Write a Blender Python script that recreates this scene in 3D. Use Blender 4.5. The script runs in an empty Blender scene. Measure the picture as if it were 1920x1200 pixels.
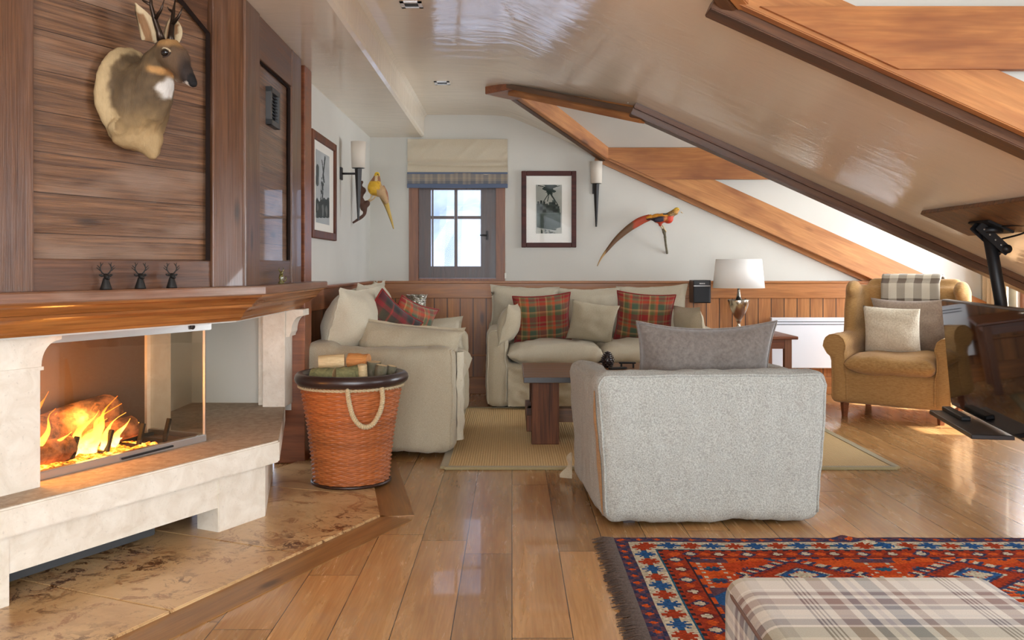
import bpy, bmesh, math, random
from math import sin, cos, pi, sqrt, radians as R
from mathutils import Vector, Matrix, noise, Euler

S = bpy.context.scene
COL = S.collection
random.seed(7)

# ------------------------------------------------------------------ camera, world, light, exposure
cam = bpy.data.cameras.new('camera')
camo = bpy.data.objects.new('camera', cam); COL.objects.link(camo)
cam.sensor_width = 36; cam.lens = 31.875; cam.shift_y = -0.051
camo.location = (0, 0, 1.1); camo.rotation_euler = (R(90), 0, 0)
cam.clip_end = 500
S.camera = camo
S.view_settings.view_transform = 'Standard'
S.view_settings.look = 'None'
S.view_settings.gamma = 1
S.view_settings.use_curve_mapping = False
S.view_settings.exposure = 0.55

W = bpy.data.worlds.new('world'); S.world = W; W.use_nodes = True
W.node_tree.nodes['Background'].inputs[0].default_value = (0.78, 0.89, 1, 1)
W.node_tree.nodes['Background'].inputs[1].default_value = 4.2

def area(name, loc, rot, sx, sy, power, color=(1, 1, 1)):
    l = bpy.data.lights.new(name, 'AREA'); l.shape = 'RECTANGLE'; l.size = sx; l.size_y = sy
    l.energy = power; l.color = color
    o = bpy.data.objects.new(name, l); COL.objects.link(o); o.location = loc; o.rotation_euler = rot
    return o
DAY = (0.90, 0.95, 1.0)
# daylight at the dormer windows (right), and at an unseen, assumed opening behind the camera
area('daylight_far_dormer', (4.32, 6.6, 1.35), (0, R(90), 0), 1.5, 1.9, 95, DAY)
area('daylight_near_dormer', (4.32, 2.1, 1.35), (0, R(90), 0), 1.5, 1.9, 85, DAY)
area('unseen_rear_daylight', (0.6, -2.35, 1.22), (R(90), 0, 0), 4.2, 2.3, 160, (0.94, 0.97, 1.0))
sun = bpy.data.lights.new('sun', 'SUN'); sun.energy = 13.0; sun.angle = 0.02; sun.color = (1, .95, .88)
suno = bpy.data.objects.new('sun', sun); COL.objects.link(suno); suno.rotation_euler = Vector((-.62, .12, -.75)).to_track_quat('-Z', 'Y').to_euler()

# ------------------------------------------------------------------ materials
def s2l(c):
    return tuple((x/12.92 if x <= .04045 else ((x+.055)/1.055)**2.4) for x in [v/255 for v in c])

class NT:
    def __init__(s, name):
        s.m = bpy.data.materials.new(name); s.m.use_nodes = True
        s.t = s.m.node_tree; s.b = s.t.nodes['Principled BSDF']; s.out = s.t.nodes['Material Output']
    def n(s, typ, props=None, **ins):
        nd = s.t.nodes.new(typ)
        for k, v in (props or {}).items(): setattr(nd, k, v)
        for k, v in ins.items():
            key = k.replace('_', ' ')
            if k[0] == 'i' and k[1:].isdigit(): key = int(k[1:])
            s.put(nd.inputs[key], v)
        return nd
    def put(s, sock, v):
        if isinstance(v, bpy.types.NodeSocket): s.t.links.new(v, sock)
        elif isinstance(v, bpy.types.Node): s.t.links.new(v.outputs[0], sock)
        else:
            if sock.type == 'RGBA' and len(v) == 3: v = (*v, 1)
            sock.default_value = v
    def math(s, op, a, b=0.0, c=None):
        nd = s.t.nodes.new('ShaderNodeMath'); nd.operation = op
        s.put(nd.inputs[0], a); s.put(nd.inputs[1], b)
        if c is not None: s.put(nd.inputs[2], c)
        return nd.outputs[0]
    def mix(s, f, a, b, mode='MIX'):
        nd = s.t.nodes.new('ShaderNodeMix'); nd.data_type = 'RGBA'; nd.blend_type = mode
        s.put(nd.inputs[0], f); s.put(nd.inputs[6], a); s.put(nd.inputs[7], b)
        return nd.outputs[2]
    def ramp(s, f, stops, interp='LINEAR'):
        nd = s.t.nodes.new('ShaderNodeValToRGB'); cr = nd.color_ramp; cr.interpolation = interp
        while len(cr.elements) < len(stops): cr.elements.new(0.5)
        for e, (p, c) in zip(cr.elements, stops):
            e.position = p; e.color = (*c, 1) if len(c) == 3 else c
        s.put(nd.inputs[0], f); return nd.outputs[0]
    def coord(s, which='Object'):
        return s.n('ShaderNodeTexCoord').outputs[which]
    def noise(s, vec, scale, detail=4, rough=.6, dist=0.0):
        return s.n('ShaderNodeTexNoise', None, Vector=vec, Scale=scale, Detail=detail, Roughness=rough, Distortion=dist).outputs[0]
    def bump(s, h, strength=.3, dist=.01, prev=None):
        nd = s.n('ShaderNodeBump', None, Height=h, Strength=strength, Distance=dist)
        if prev is not None: s.put(nd.inputs['Normal'], prev)
        return nd.outputs[0]
    def set(s, **kw):
        for k, v in kw.items(): s.put(s.b.inputs[k.replace('_', ' ')], v)
        return s.m

def plain(name, c, rough=.5, metal=0.0, spec=.5, **kw):
    t = NT(name); t.set(Base_Color=s2l(c), Roughness=rough, Metallic=metal)
    t.b.inputs['Specular IOR Level'].default_value = spec
    for k, v in kw.items(): t.put(t.b.inputs[k.replace('_', ' ')], v)
    return t.m

def wood(name, c1, c2, axis='x', rough=.42, streak=14, scale=3.0, board=None, bw=.1, length=None, var=.35, seam=.006, knots=True, bump=.35, c3=None, spec=.5, coat=0.0):
    """grain runs along axis; board = axis across which separate boards repeat every bw"""
    t = NT(name); co = t.coord('Object')
    sp = t.n('ShaderNodeSeparateXYZ', None, Vector=co)
    ax = {'x': 0, 'y': 1, 'z': 2}
    base = co; cellv = None; seamf = None
    if board:
        ub = t.math('DIVIDE', sp.outputs[ax[board]], bw)
        fl = t.math('FLOOR', ub)
        fr = t.math('FRACT', ub)
        edge = t.math('MINIMUM', fr, t.math('SUBTRACT', 1.0, fr))
        seamf = t.math('LESS_THAN', edge, seam/bw/2)
        w1 = t.n('ShaderNodeTexWhiteNoise', {'noise_dimensions': '1D'}, W=fl)
        cell = fl
        if length:
            vb = t.math('DIVIDE', t.math('ADD', sp.outputs[ax[axis]], t.math('MULTIPLY', w1.outputs[0], length)), length)
            fl2 = t.math('FLOOR', vb); fr2 = t.math('FRACT', vb)
            e2 = t.math('MINIMUM', fr2, t.math('SUBTRACT', 1.0, fr2))
            seamf = t.math('MAXIMUM', seamf, t.math('LESS_THAN', e2, seam/length/2))
            cell = t.math('ADD', t.math('MULTIPLY', fl, 17.3), fl2)
        w2 = t.n('ShaderNodeTexWhiteNoise', {'noise_dimensions': '1D'}, W=cell)
        cellv = w2.outputs[0]
        off = t.n('ShaderNodeVectorMath', {'operation': 'SCALE'}, i0=w2.outputs[1], Scale=9.0)
        base = t.n('ShaderNodeVectorMath', {'operation': 'ADD'}, i0=co, i1=off.outputs[0]).outputs[0]
    else:
        oi = t.n('ShaderNodeObjectInfo')
        off = t.n('ShaderNodeCombineXYZ', None, X=t.math('MULTIPLY', oi.outputs['Random'], 7), Y=t.math('MULTIPLY', oi.outputs['Random'], 5), Z=t.math('MULTIPLY', oi.outputs['Random'], 3))
        base = t.n('ShaderNodeVectorMath', {'operation': 'ADD'}, i0=co, i1=off.outputs[0]).outputs[0]
    sc = [streak]*3; sc[ax[axis]] = .8
    mp = t.n('ShaderNodeMapping', None, Vector=base); mp.inputs['Scale'].default_value = sc
    g = t.noise(mp.outputs[0], scale, 7, .62, .6)
    sc2 = [streak*6]*3; sc2[ax[axis]] = 2.0
    mp2 = t.n('ShaderNodeMapping', None, Vector=base); mp2.inputs['Scale'].default_value = sc2
    g2 = t.noise(mp2.outputs[0], scale, 3, .5)
    l1, l2 = s2l(c1), s2l(c2)
    mid = tuple((a+b)/2 for a, b in zip(l1, l2))
    col = t.ramp(g, [(.30, l2), (.5, mid), (.66, l1)])
    if c3:
        sc3 = [2.5]*3; sc3[ax[axis]] = .7
        mp3 = t.n('ShaderNodeMapping', None, Vector=base); mp3.inputs['Scale'].default_value = sc3
        col = t.mix(t.ramp(t.noise(mp3.outputs[0], 2.2, 3), [(.5, (0, 0, 0)), (.68, (1, 1, 1))]), col, s2l(c3))
    col = t.mix(t.ramp(g2, [(.42, (.22, .22, .22)), (.6, (0, 0, 0))]), col, tuple(v*.45 for v in l2))
    if knots:
        sck = [5.0]*3; sck[ax[axis]] = 1.7
        mk = t.n('ShaderNodeMapping', None, Vector=base); mk.inputs['Scale'].default_value = sck
        vo = t.n('ShaderNodeTexVoronoi', None, Vector=mk.outputs[0], Scale=1.0, Randomness=1.0)
        col = t.mix(t.ramp(vo.outputs['Distance'], [(.05, (.85,)*3), (.13, (0, 0, 0))]), col, tuple(v*.30 for v in l2))
    if cellv is not None:
        k = t.math('ADD', t.math('MULTIPLY', cellv, var), 1-var/2)
        col = t.mix(1.0, col, t.n('ShaderNodeCombineXYZ', None, X=k, Y=k, Z=k).outputs[0], 'MULTIPLY')
        col = t.mix(seamf, col, tuple(v*.14 for v in l2))
    h = t.math('ADD', g, t.math('MULTIPLY', g2, .5))
    if seamf is not None: h = t.math('SUBTRACT', h, t.math('MULTIPLY', seamf, 1.2))
    t.set(Base_Color=col, Roughness=t.math('ADD', rough-.08, t.math('MULTIPLY', g, .16)), Normal=t.bump(h, bump, .004))
    t.b.inputs['Specular IOR Level'].default_value = spec
    t.b.inputs['Coat Weight'].default_value = coat
    return t.m

def plaster(name, c, rough=.6, bump=.25, spec=.3, scale=4, coat=0.0, coatr=.12):
    t = NT(name); co = t.coord('Object')
    mp = t.n('ShaderNodeMapping', None, Vector=co); mp.inputs['Scale'].default_value = (1, 2.6, 1)
    a = t.noise(mp.outputs[0], scale, 5, .55, 1.2)
    b = t.noise(co, scale*.4, 2, .5)
    l = s2l(c)
    col = t.mix(t.ramp(b, [(.35, (0,)*3), (.65, (1,)*3)]), l, tuple(v*.93 for v in l))
    nb = t.bump(a, bump, .02)
    t.set(Base_Color=col, Roughness=rough, Normal=nb)
    t.b.inputs['Specular IOR Level'].default_value = spec
    t.b.inputs['Coat Weight'].default_value = coat
    t.b.inputs['Coat Roughness'].default_value = coatr
    t.put(t.b.inputs['Coat Normal'], nb); t.b.inputs['Coat IOR'].default_value = 1.5
    return t.m

def fabric(name, c, c2=None, weave=260, speck=.0, rough=.95, bump=.35, stretch=(1, 1, 1), fuzz=.15):
    t = NT(name); co = t.coord('Object')
    mp = t.n('ShaderNodeMapping', None, Vector=co); mp.inputs['Scale'].default_value = stretch
    w = t.noise(mp.outputs[0], weave, 2, .7)
    big = t.noise(co, 5, 3, .5)
    l = s2l(c); l2 = s2l(c2) if c2 else tuple(v*.72 for v in l)
    col = t.mix(t.ramp(w, [(.5-.22, (1,)*3), (.5+.2, (0,)*3)]), l, l2)
    col = t.mix(t.math('MULTIPLY', big, .25), col, tuple(v*.8 for v in l))
    t.set(Base_Color=col, Roughness=rough, Normal=t.bump(w, bump, .003), Sheen_Weight=fuzz, Sheen_Roughness=.5)
    t.b.inputs['Specular IOR Level'].default_value = .15
    return t.m

def stripes(period, parts, base):
    """parts: (start, width, colour) in metres -> constant ramp stops"""
    st = [(0.0, s2l(base))]
    for a, w, c in sorted(parts):
        st.append((a/period, s2l(c))); st.append(((a+w)/period, s2l(base)))
    out = []
    for p, c in st:
        if out and abs(out[-1][0]-p) < 1e-5: out[-1] = (p, c)
        else: out.append((p, c))
    return out[:32]

def plaid(name, pu, su, pv, sv, base, rough=.9, soft=0.0):
    t = NT(name); uv = t.coord('UV')
    nz = t.n('ShaderNodeTexNoise', None, Vector=uv, Scale=9.0, Detail=2.0)
    sp = t.n('ShaderNodeSeparateXYZ', None, Vector=uv)
    jit = t.math('MULTIPLY', t.math('SUBTRACT', nz.outputs[0], .5), soft)
    u = t.math('FRACT', t.math('DIVIDE', t.math('ADD', sp.outputs[0], jit), pu))
    v = t.math('FRACT', t.math('DIVIDE', t.math('ADD', sp.outputs[1], jit), pv))
    ip = 'LINEAR' if soft else 'CONSTANT'
    cu = t.ramp(u, stripes(pu, su, base), 'CONSTANT')
    cv = t.ramp(v, stripes(pv, sv, base), 'CONSTANT')
    tw = t.n('ShaderNodeTexWave', {'wave_type': 'BANDS', 'bands_direction': 'DIAGONAL'}, Vector=uv, Scale=220.0)
    f = t.math('ADD', .35, t.math('MULTIPLY', tw.outputs[0], .3))
    col = t.mix(f, cu, cv)
    w = t.noise(uv, 350, 2, .6)
    col = t.mix(t.math('MULTIPLY', w, .35), col, (0.03, .02, .02))
    t.set(Base_Color=col, Roughness=rough, Normal=t.bump(w, .3, .002), Sheen_Weight=.2)
    t.b.inputs['Specular IOR Level'].default_value = .15
    return t.m

def vcol(name, rough=.8, fur=0.0, spec=.2, fscale=120, stretch=(1, 1, 1), darken=.35):
    t = NT(name); a = t.n('ShaderNodeAttribute', {'attribute_name': 'Col'})
    co = t.coord('Object')
    mp = t.n('ShaderNodeMapping', None, Vector=co); mp.inputs['Scale'].default_value = stretch
    w = t.noise(mp.outputs[0], fscale, 3, .7)
    col = t.mix(t.math('MULTIPLY', w, darken), a.outputs[0], (.02, .015, .01))
    t.set(Base_Color=col, Roughness=rough, Normal=t.bump(w, fur, .004))
    t.b.inputs['Specular IOR Level'].default_value = spec
    return t.m

def stone(name, c, c2, rough=.5, scale=5, pits=.55, veins=None):
    t = NT(name); co = t.coord('Object')
    a = t.noise(co, scale, 6, .65, .8); p = t.noise(co, scale*9, 4, .7)
    col = t.mix(t.ramp(a, [(.35, (0,)*3), (.68, (1,)*3)]), s2l(c), s2l(c2))
    if veins:
        v = t.noise(co, scale*1.3, 8, .75, 2.5)
        col = t.mix(t.ramp(v, [(.54, (0,)*3), (.60, (.8,)*3), (.66, (.2,)*3)]), col, s2l(veins))
        v2 = t.noise(co, scale*.35, 3, .6, .4)
        v3 = t.noise(co, scale*4, 8, .8, 1.0)
        m = t.math('MULTIPLY', t.ramp(v2, [(.5, (0,)*3), (.6, (1,)*3)]), t.ramp(v3, [(.52, (0,)*3), (.56, (1,)*3)]))
        col = t.mix(m, col, tuple(x*.45 for x in s2l(veins)))
    col = t.mix(t.ramp(p, [(.3, (pits,)*3), (.40, (0,)*3)]), col, tuple(x*.45 for x in s2l(c2)))
    t.set(Base_Color=col, Roughness=rough, Normal=t.bump(p, .25, .003))
    return t.m

M = {}
M['floor'] = wood('oak_floor', (184, 142, 92), (160, 114, 68), 'y', .26, 9, 2.4, board='x', bw=.182, length=1.9, var=.44, seam=.003, bump=.07, spec=.6, knots=False, coat=.3)
M['floor_board'] = wood('oak_floor_border', (160, 116, 68), (124, 84, 46), 'y', .33, 9, 2.4, bump=.12)
M['pine'] = wood('honey_pine', (196, 136, 78), (168, 106, 56), 'x', .5, 7, 2.2, bump=.12, c3=(150, 92, 50))
M['pine2'] = wood('brown_pine', (182, 120, 64), (148, 88, 44), 'x', .5, 8, 2.2, bump=.12, c3=(134, 78, 40))
M['pine_dark'] = wood('dark_brown_pine', (112, 74, 46), (72, 46, 30), 'x', .4, 9, 2.4, bump=.15)  # darker brown pine for dormer casings and mouldings
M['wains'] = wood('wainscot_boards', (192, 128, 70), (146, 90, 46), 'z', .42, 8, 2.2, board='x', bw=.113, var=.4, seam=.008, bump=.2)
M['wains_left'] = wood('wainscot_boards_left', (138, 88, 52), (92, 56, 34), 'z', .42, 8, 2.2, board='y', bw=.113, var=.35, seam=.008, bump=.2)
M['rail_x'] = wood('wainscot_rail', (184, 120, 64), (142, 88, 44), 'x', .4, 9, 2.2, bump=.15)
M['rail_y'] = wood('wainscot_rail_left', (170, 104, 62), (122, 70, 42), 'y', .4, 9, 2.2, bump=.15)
M['old_boards'] = wood('weathered_boards', (146, 104, 72), (56, 32, 20), 'x', .36, 34, 2.6, board='z', bw=.135, var=.3, seam=.002, bump=.9, c3=(140, 112, 92), spec=.7, coat=.35)
M['old_post'] = wood('weathered_post', (122, 82, 54), (72, 44, 28), 'z', .34, 20, 2.2, bump=.45, c3=(112, 82, 66), spec=.45, coat=.2)
M['old_rail'] = wood('weathered_rail', (116, 76, 50), (68, 42, 28), 'x', .36, 14, 2.2, bump=.4, spec=.6)
M['mantel'] = wood('mantel_wood', (176, 112, 56), (120, 68, 30), 'x', .3, 12, 2.0, bump=.12, spec=.6)
M['shelf'] = wood('mantel_shelf_wood', (150, 106, 80), (104, 68, 48), 'x', .3, 16, 2.2, bump=.25, c3=(150, 122, 104), spec=.6)
M['table'] = wood('table_wood', (142, 96, 58), (84, 54, 32), 'x', .4, 18, 2.2, board='y', bw=.14, var=.3, seam=.003, bump=.3)
M['table_v'] = wood('table_leg_wood', (124, 76, 48), (66, 38, 24), 'z', .55, 20, 2.2, bump=.5, spec=.25)
M['side_wood'] = wood('side_table_wood', (150, 88, 52), (108, 58, 34), 'x', .35, 9, 2.0, bump=.1)
M['wall'] = plaster('wall_plaster', (208, 205, 196), .62, .10, .25)
M['ceil'] = plaster('polished_ceiling_plaster', (242, 228, 206), .5, .16, .4, 2.6, coat=.85, coatr=.08)
M['limestone'] = stone('limestone', (228, 220, 206), (210, 198, 180), .5, 9, .28)
M['bench_top'] = stone('flamed_bench_top', (178, 162, 142), (146, 128, 108), .75, 26)
M['travertine'] = stone('travertine_slab', (206, 172, 126), (176, 136, 92), .28, 3, veins=(138, 86, 46))
M['linen'] = fabric('natural_linen', (196, 184, 160), (168, 154, 128), 300)
M['linen_l'] = fabric('light_linen', (206, 197, 176), (180, 168, 144), 300)
M['linen_g'] = fabric('grey_linen', (190, 179, 156), (160, 147, 122), 300)
M['tweed'] = fabric('grey_boucle', (184, 185, 178), (128, 128, 122), 170, bump=.7)
M['velvet'] = fabric('grey_velvet', (122, 114, 108), (98, 90, 84), 60, fuzz=.6, bump=.15)
M['mustard'] = fabric('camel_weave', (186, 146, 94), (146, 106, 62), 200, stretch=(.2, .2, 2.0), bump=.5)
M['cream_fur'] = fabric('cream_fleece', (232, 222, 202), (200, 186, 160), 90, bump=1.0, fuzz=.5)
M['taupe'] = fabric('taupe_velvet', (160, 142, 126), (134, 116, 102), 80, fuzz=.5, bump=.15)
M['piping'] = fabric('light_piping', (216, 208, 190), None, 300)
M['pipe_red'] = fabric('red_piping', (150, 52, 48), None, 300)
M['sisal_bind'] = fabric('sisal_binding', (170, 152, 112), None, 250)
M['black'] = plain('black_metal', (22, 22, 24), .45, .3)
M['bronze'] = plain('dark_bronze', (52, 50, 50), .5, .5)
M['brass_old'] = plain('aged_bronze', (60, 48, 40), .35, .8)
M['steel'] = plain('brushed_steel', (190, 188, 184), .32, .9)
M['silver'] = plain('aged_silver', (205, 196, 180), .22, 1.0)
t = NT('crackled_silver'); co = t.coord('Object'); vo = t.n('ShaderNodeTexVoronoi', {'feature': 'DISTANCE_TO_EDGE'}, Vector=co, Scale=60.0); nz = t.noise(co, 35, 4, .7)
t.set(Base_Color=t.mix(t.ramp(nz, [(.4, (0,)*3), (.6, (1,)*3)]), s2l((226, 224, 216)), s2l((150, 140, 116))), Metallic=.85, Roughness=.3, Normal=t.bump(t.math('ADD', vo.outputs[0], nz), .8, .01)); M['crackle'] = t.m
M['leather'] = plain('brown_leather', (46, 30, 28), .32, 0, .6)
M['white_metal'] = plain('white_enamel', (232, 236, 242), .35)
M['white_paper'] = plain('paper', (226, 222, 212), .8)
M['shade'] = plain('linen_shade', (246, 243, 238), .9)
M['shade2'] = plain('sconce_shade', (214, 204, 190), .9)
M['soot'] = plain('firebox_black', (84, 66, 54), .7)
M['gloss'] = plain('tv_screen', (6, 6, 8), .04, 0, .8)
M['tvbezel'] = plain('tv_bezel', (40, 36, 36), .3)
M['rope'] = fabric('rope', (206, 188, 152), (160, 138, 100), 200)
M['casing'] = wood('window_casing', (150, 98, 66), (110, 66, 44), 'z', .45, 10, 2.2, bump=.15)
M['sash'] = wood('window_sash', (96, 72, 62), (64, 48, 44), 'z', .4, 10, 2.2, bump=.15)
M['frame_red'] = wood('mahogany_frame', (92, 44, 34), (56, 26, 22), 'x', .5, 8, 2.2, bump=.05, spec=.25)
M['frame_brown'] = wood('walnut_frame', (122, 70, 44), (74, 38, 26), 'z', .5, 8, 2.2, bump=.05, spec=.25)
M['curtain'] = fabric('beige_curtain', (214, 196, 166), None, 300)
M['snow'] = stone('snow_rock', (114, 122, 138), (70, 80, 100), .9, .09, 0.0)
M['bark'] = stone('bark', (120, 110, 92), (88, 84, 60), .9, 30)
M['moss_bark'] = stone('mossy_bark', (140, 136, 92), (96, 98, 66), .9, 30)
M['cutwood'] = wood('split_wood', (226, 204, 160), (196, 164, 116), 'x', .7, 14, 3, bump=.3)
M['cutwood_o'] = wood('orange_split_wood', (212, 148, 84), (178, 112, 58), 'x', .7, 14, 3, bump=.3)
M['blind'] = fabric('blind_linen', (206, 194, 172), (188, 174, 150), 320, bump=.15)
M['blue_band'] = plain('blue_band', (92, 104, 128), .9)
M['iron'] = plain('cast_iron', (44, 42, 40), .55, .6)
M['dark_grey'] = plain('dark_ash_box', (70, 72, 74), .6, .3)
M['glow'] = plain('amber_glass', (150, 140, 80), .05, 0, .8, Transmission_Weight=.6)

t = NT('fire_glass')
t.set(Base_Color=(1, .97, .92), Roughness=0.0); t.b.inputs['Transmission Weight'].default_value = 1; t.b.inputs['IOR'].default_value = 1.12
M['glass'] = t.m
t = NT('window_glass'); g = t.n('ShaderNodeBsdfTransparent'); gl = t.n('ShaderNodeBsdfGlossy', None, Roughness=.02)
mx = t.n('ShaderNodeMixShader', None, Fac=.005); t.put(mx.inputs[1], g.outputs[0]); t.put(mx.inputs[2], gl.outputs[0]); t.put(t.out.inputs[0], mx.outputs[0])
M['pane'] = t.m
t = NT('thin_fire_glass'); g = t.n('ShaderNodeBsdfTransparent'); gl = t.n('ShaderNodeBsdfGlossy', None, Roughness=.02, Color=(1, 1, 1))
t.put(g.inputs[0], (.93, .90, .84))
mx = t.n('ShaderNodeMixShader', None, Fac=.07); t.put(mx.inputs[1], g.outputs[0]); t.put(mx.inputs[2], gl.outputs[0]); t.put(t.out.inputs[0], mx.outputs[0])
M['fglass'] = t.m
# flames: hot core to orange tips, by height and a turbulent noise
t = NT('flame'); co = t.coord('Object'); sp = t.n('ShaderNodeSeparateXYZ', None, Vector=co)
nz = t.noise(co, 14, 3, .6, 1.0)
hgt = t.math('ADD', t.math('MULTIPLY', sp.outputs[2], 3.2), t.math('MULTIPLY', nz, .4))
colr = t.ramp(hgt, [(.12, (1, .75, .3)), (.4, (1, .42, .06)), (.8, (.9, .16, .01))])
em = t.n('ShaderNodeEmission', None, Color=colr, Strength=5.0); tr = t.n('ShaderNodeBsdfTransparent')
lw = t.n('ShaderNodeLayerWeight', None, Blend=.35)
fac = t.math('MULTIPLY', t.math('SUBTRACT', 1.0, lw.outputs['Facing']), t.ramp(hgt, [(.3, (1,)*3), (1.0, (.25,)*3)]))
mx = t.n('ShaderNodeMixShader', None, Fac=fac); t.put(mx.inputs[1], tr.outputs[0]); t.put(mx.inputs[2], em.outputs[0]); t.put(t.out.inputs[0], mx.outputs[0])
M['flame'] = t.m
t = NT('embers'); co = t.coord('Object'); nz = t.noise(co, 30, 4, .7)
em = t.ramp(nz, [(.4, (.02, .004, 0)), (.52, (1, .18, .01)), (.66, (1, .55, .12))])
t.set(Base_Color=(.05, .03, .02), Emission_Color=em, Emission_Strength=4.0, Roughness=.9)
M['ember'] = t.m
t = NT('burning_log'); co = t.coord('Object'); nz = t.noise(co, 12, 5, .7)
t.set(Base_Color=t.ramp(nz, [(.4, s2l((70, 48, 36))), (.6, s2l((170, 120, 84)))]), Roughness=.9, Normal=t.bump(nz, .6, .01))
M['burnlog'] = t.m

RED = (158, 48, 46); OLV = (112, 112, 66); TAN = (196, 158, 104); GRN = (84, 104, 82); ORG = (206, 92, 54); BRN = (96, 62, 48)
M['tartan'] = plaid('red_tartan', .21, [(.0, .05, RED), (.05, .012, TAN), (.062, .03, OLV), (.105, .02, ORG), (.125, .05, GRN), (.19, .012, RED)],
                    .21, [(.0, .045, RED), (.045, .02, OLV), (.075, .012, TAN), (.09, .04, GRN), (.14, .02, ORG), (.175, .02, RED)], (150, 120, 84), soft=.006)
M['tartan_dark'] = plaid('dark_tartan', .23, [(.0, .06, (120, 40, 46)), (.07, .05, (66, 62, 52)), (.13, .012, (170, 60, 54)), (.15, .05, (58, 54, 54))],
                    .23, [(.0, .05, (130, 40, 46)), (.06, .05, (84, 74, 52)), (.12, .03, (150, 50, 48)), (.16, .05, (54, 48, 50))], (88, 62, 48), soft=.006)
CR = (214, 206, 194)
M['ottoman'] = plaid('ottoman_plaid', .34,
    [(.0, .004, (92, 72, 72)), (.009, .004, (92, 72, 72)), (.018, .004, (92, 72, 72)), (.027, .004, (92, 72, 72)), (.05, .035, (128, 92, 76)), (.10, .02, (84, 80, 92)),
     (.135, .012, (176, 170, 170)), (.16, .035, (98, 102, 112)), (.21, .02, (140, 108, 90)), (.25, .03, (186, 178, 170))],
    .36, [(.0, .03, (128, 84, 72)), (.035, .006, (236, 232, 226)), (.05, .02, (120, 80, 70)), (.08, .006, (236, 232, 226)), (.14, .05, (176, 168, 136)), (.19, .05, (116, 112, 70)),
          (.25, .03, (92, 86, 90)), (.29, .012, (200, 196, 190)), (.33, .02, (132, 124, 124))], CR)
M['throw'] = plaid('check_throw', .13, [(.0, .065, (122, 108, 96))], .13, [(.0, .065, (122, 108, 96))], (226, 216, 196))
M['blind_plaid'] = plaid('blind_plaid', .11, [(.0, .04, (110, 112, 118)), (.05, .006, (190, 170, 140)), (.07, .02, (136, 128, 120))], .09, [(.0, .03, (116, 118, 124)), (.05, .006, (190, 170, 140))], (160, 150, 138))
M['vcol'] = vcol('painted_pattern', .9, .0, .1, 200)
M['wool'] = vcol('wool_pile', 1.0, .5, .05, 160)
M['fur'] = vcol('animal_fur', .75, .7, .25, 90, (1, 1, .35))
M['feather'] = vcol('feathers', .5, .6, .4, 110, (1, 1, 1), .3)
t = NT('wicker'); co = t.coord('Object'); nz = t.noise(co, 40, 3, .6); a = t.n('ShaderNodeAttribute', {'attribute_name': 'Col'})
t.set(Base_Color=t.mix(t.math('MULTIPLY', nz, .6), a.outputs[0], s2l((92, 48, 24))), Roughness=.42); M['wicker'] = t.m
t = NT('sisal'); co = t.coord('Object')
w1 = t.n('ShaderNodeTexWave', {'bands_direction': 'X'}, Vector=co, Scale=22.0, Distortion=.6); w2 = t.n('ShaderNodeTexWave', {'bands_direction': 'Y'}, Vector=co, Scale=26.0, Distortion=.6)
hh = t.math('MULTIPLY', w1.outputs[0], w2.outputs[0]); nz = t.noise(co, 60, 3, .7)
t.set(Base_Color=t.mix(t.math('ADD', t.math('MULTIPLY', hh, .6), t.math('MULTIPLY', nz, .3)), s2l((186, 150, 98)), s2l((240, 212, 158))), Roughness=.95, Normal=t.bump(hh, .7, .006)); M['sisal'] = t.m

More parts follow.
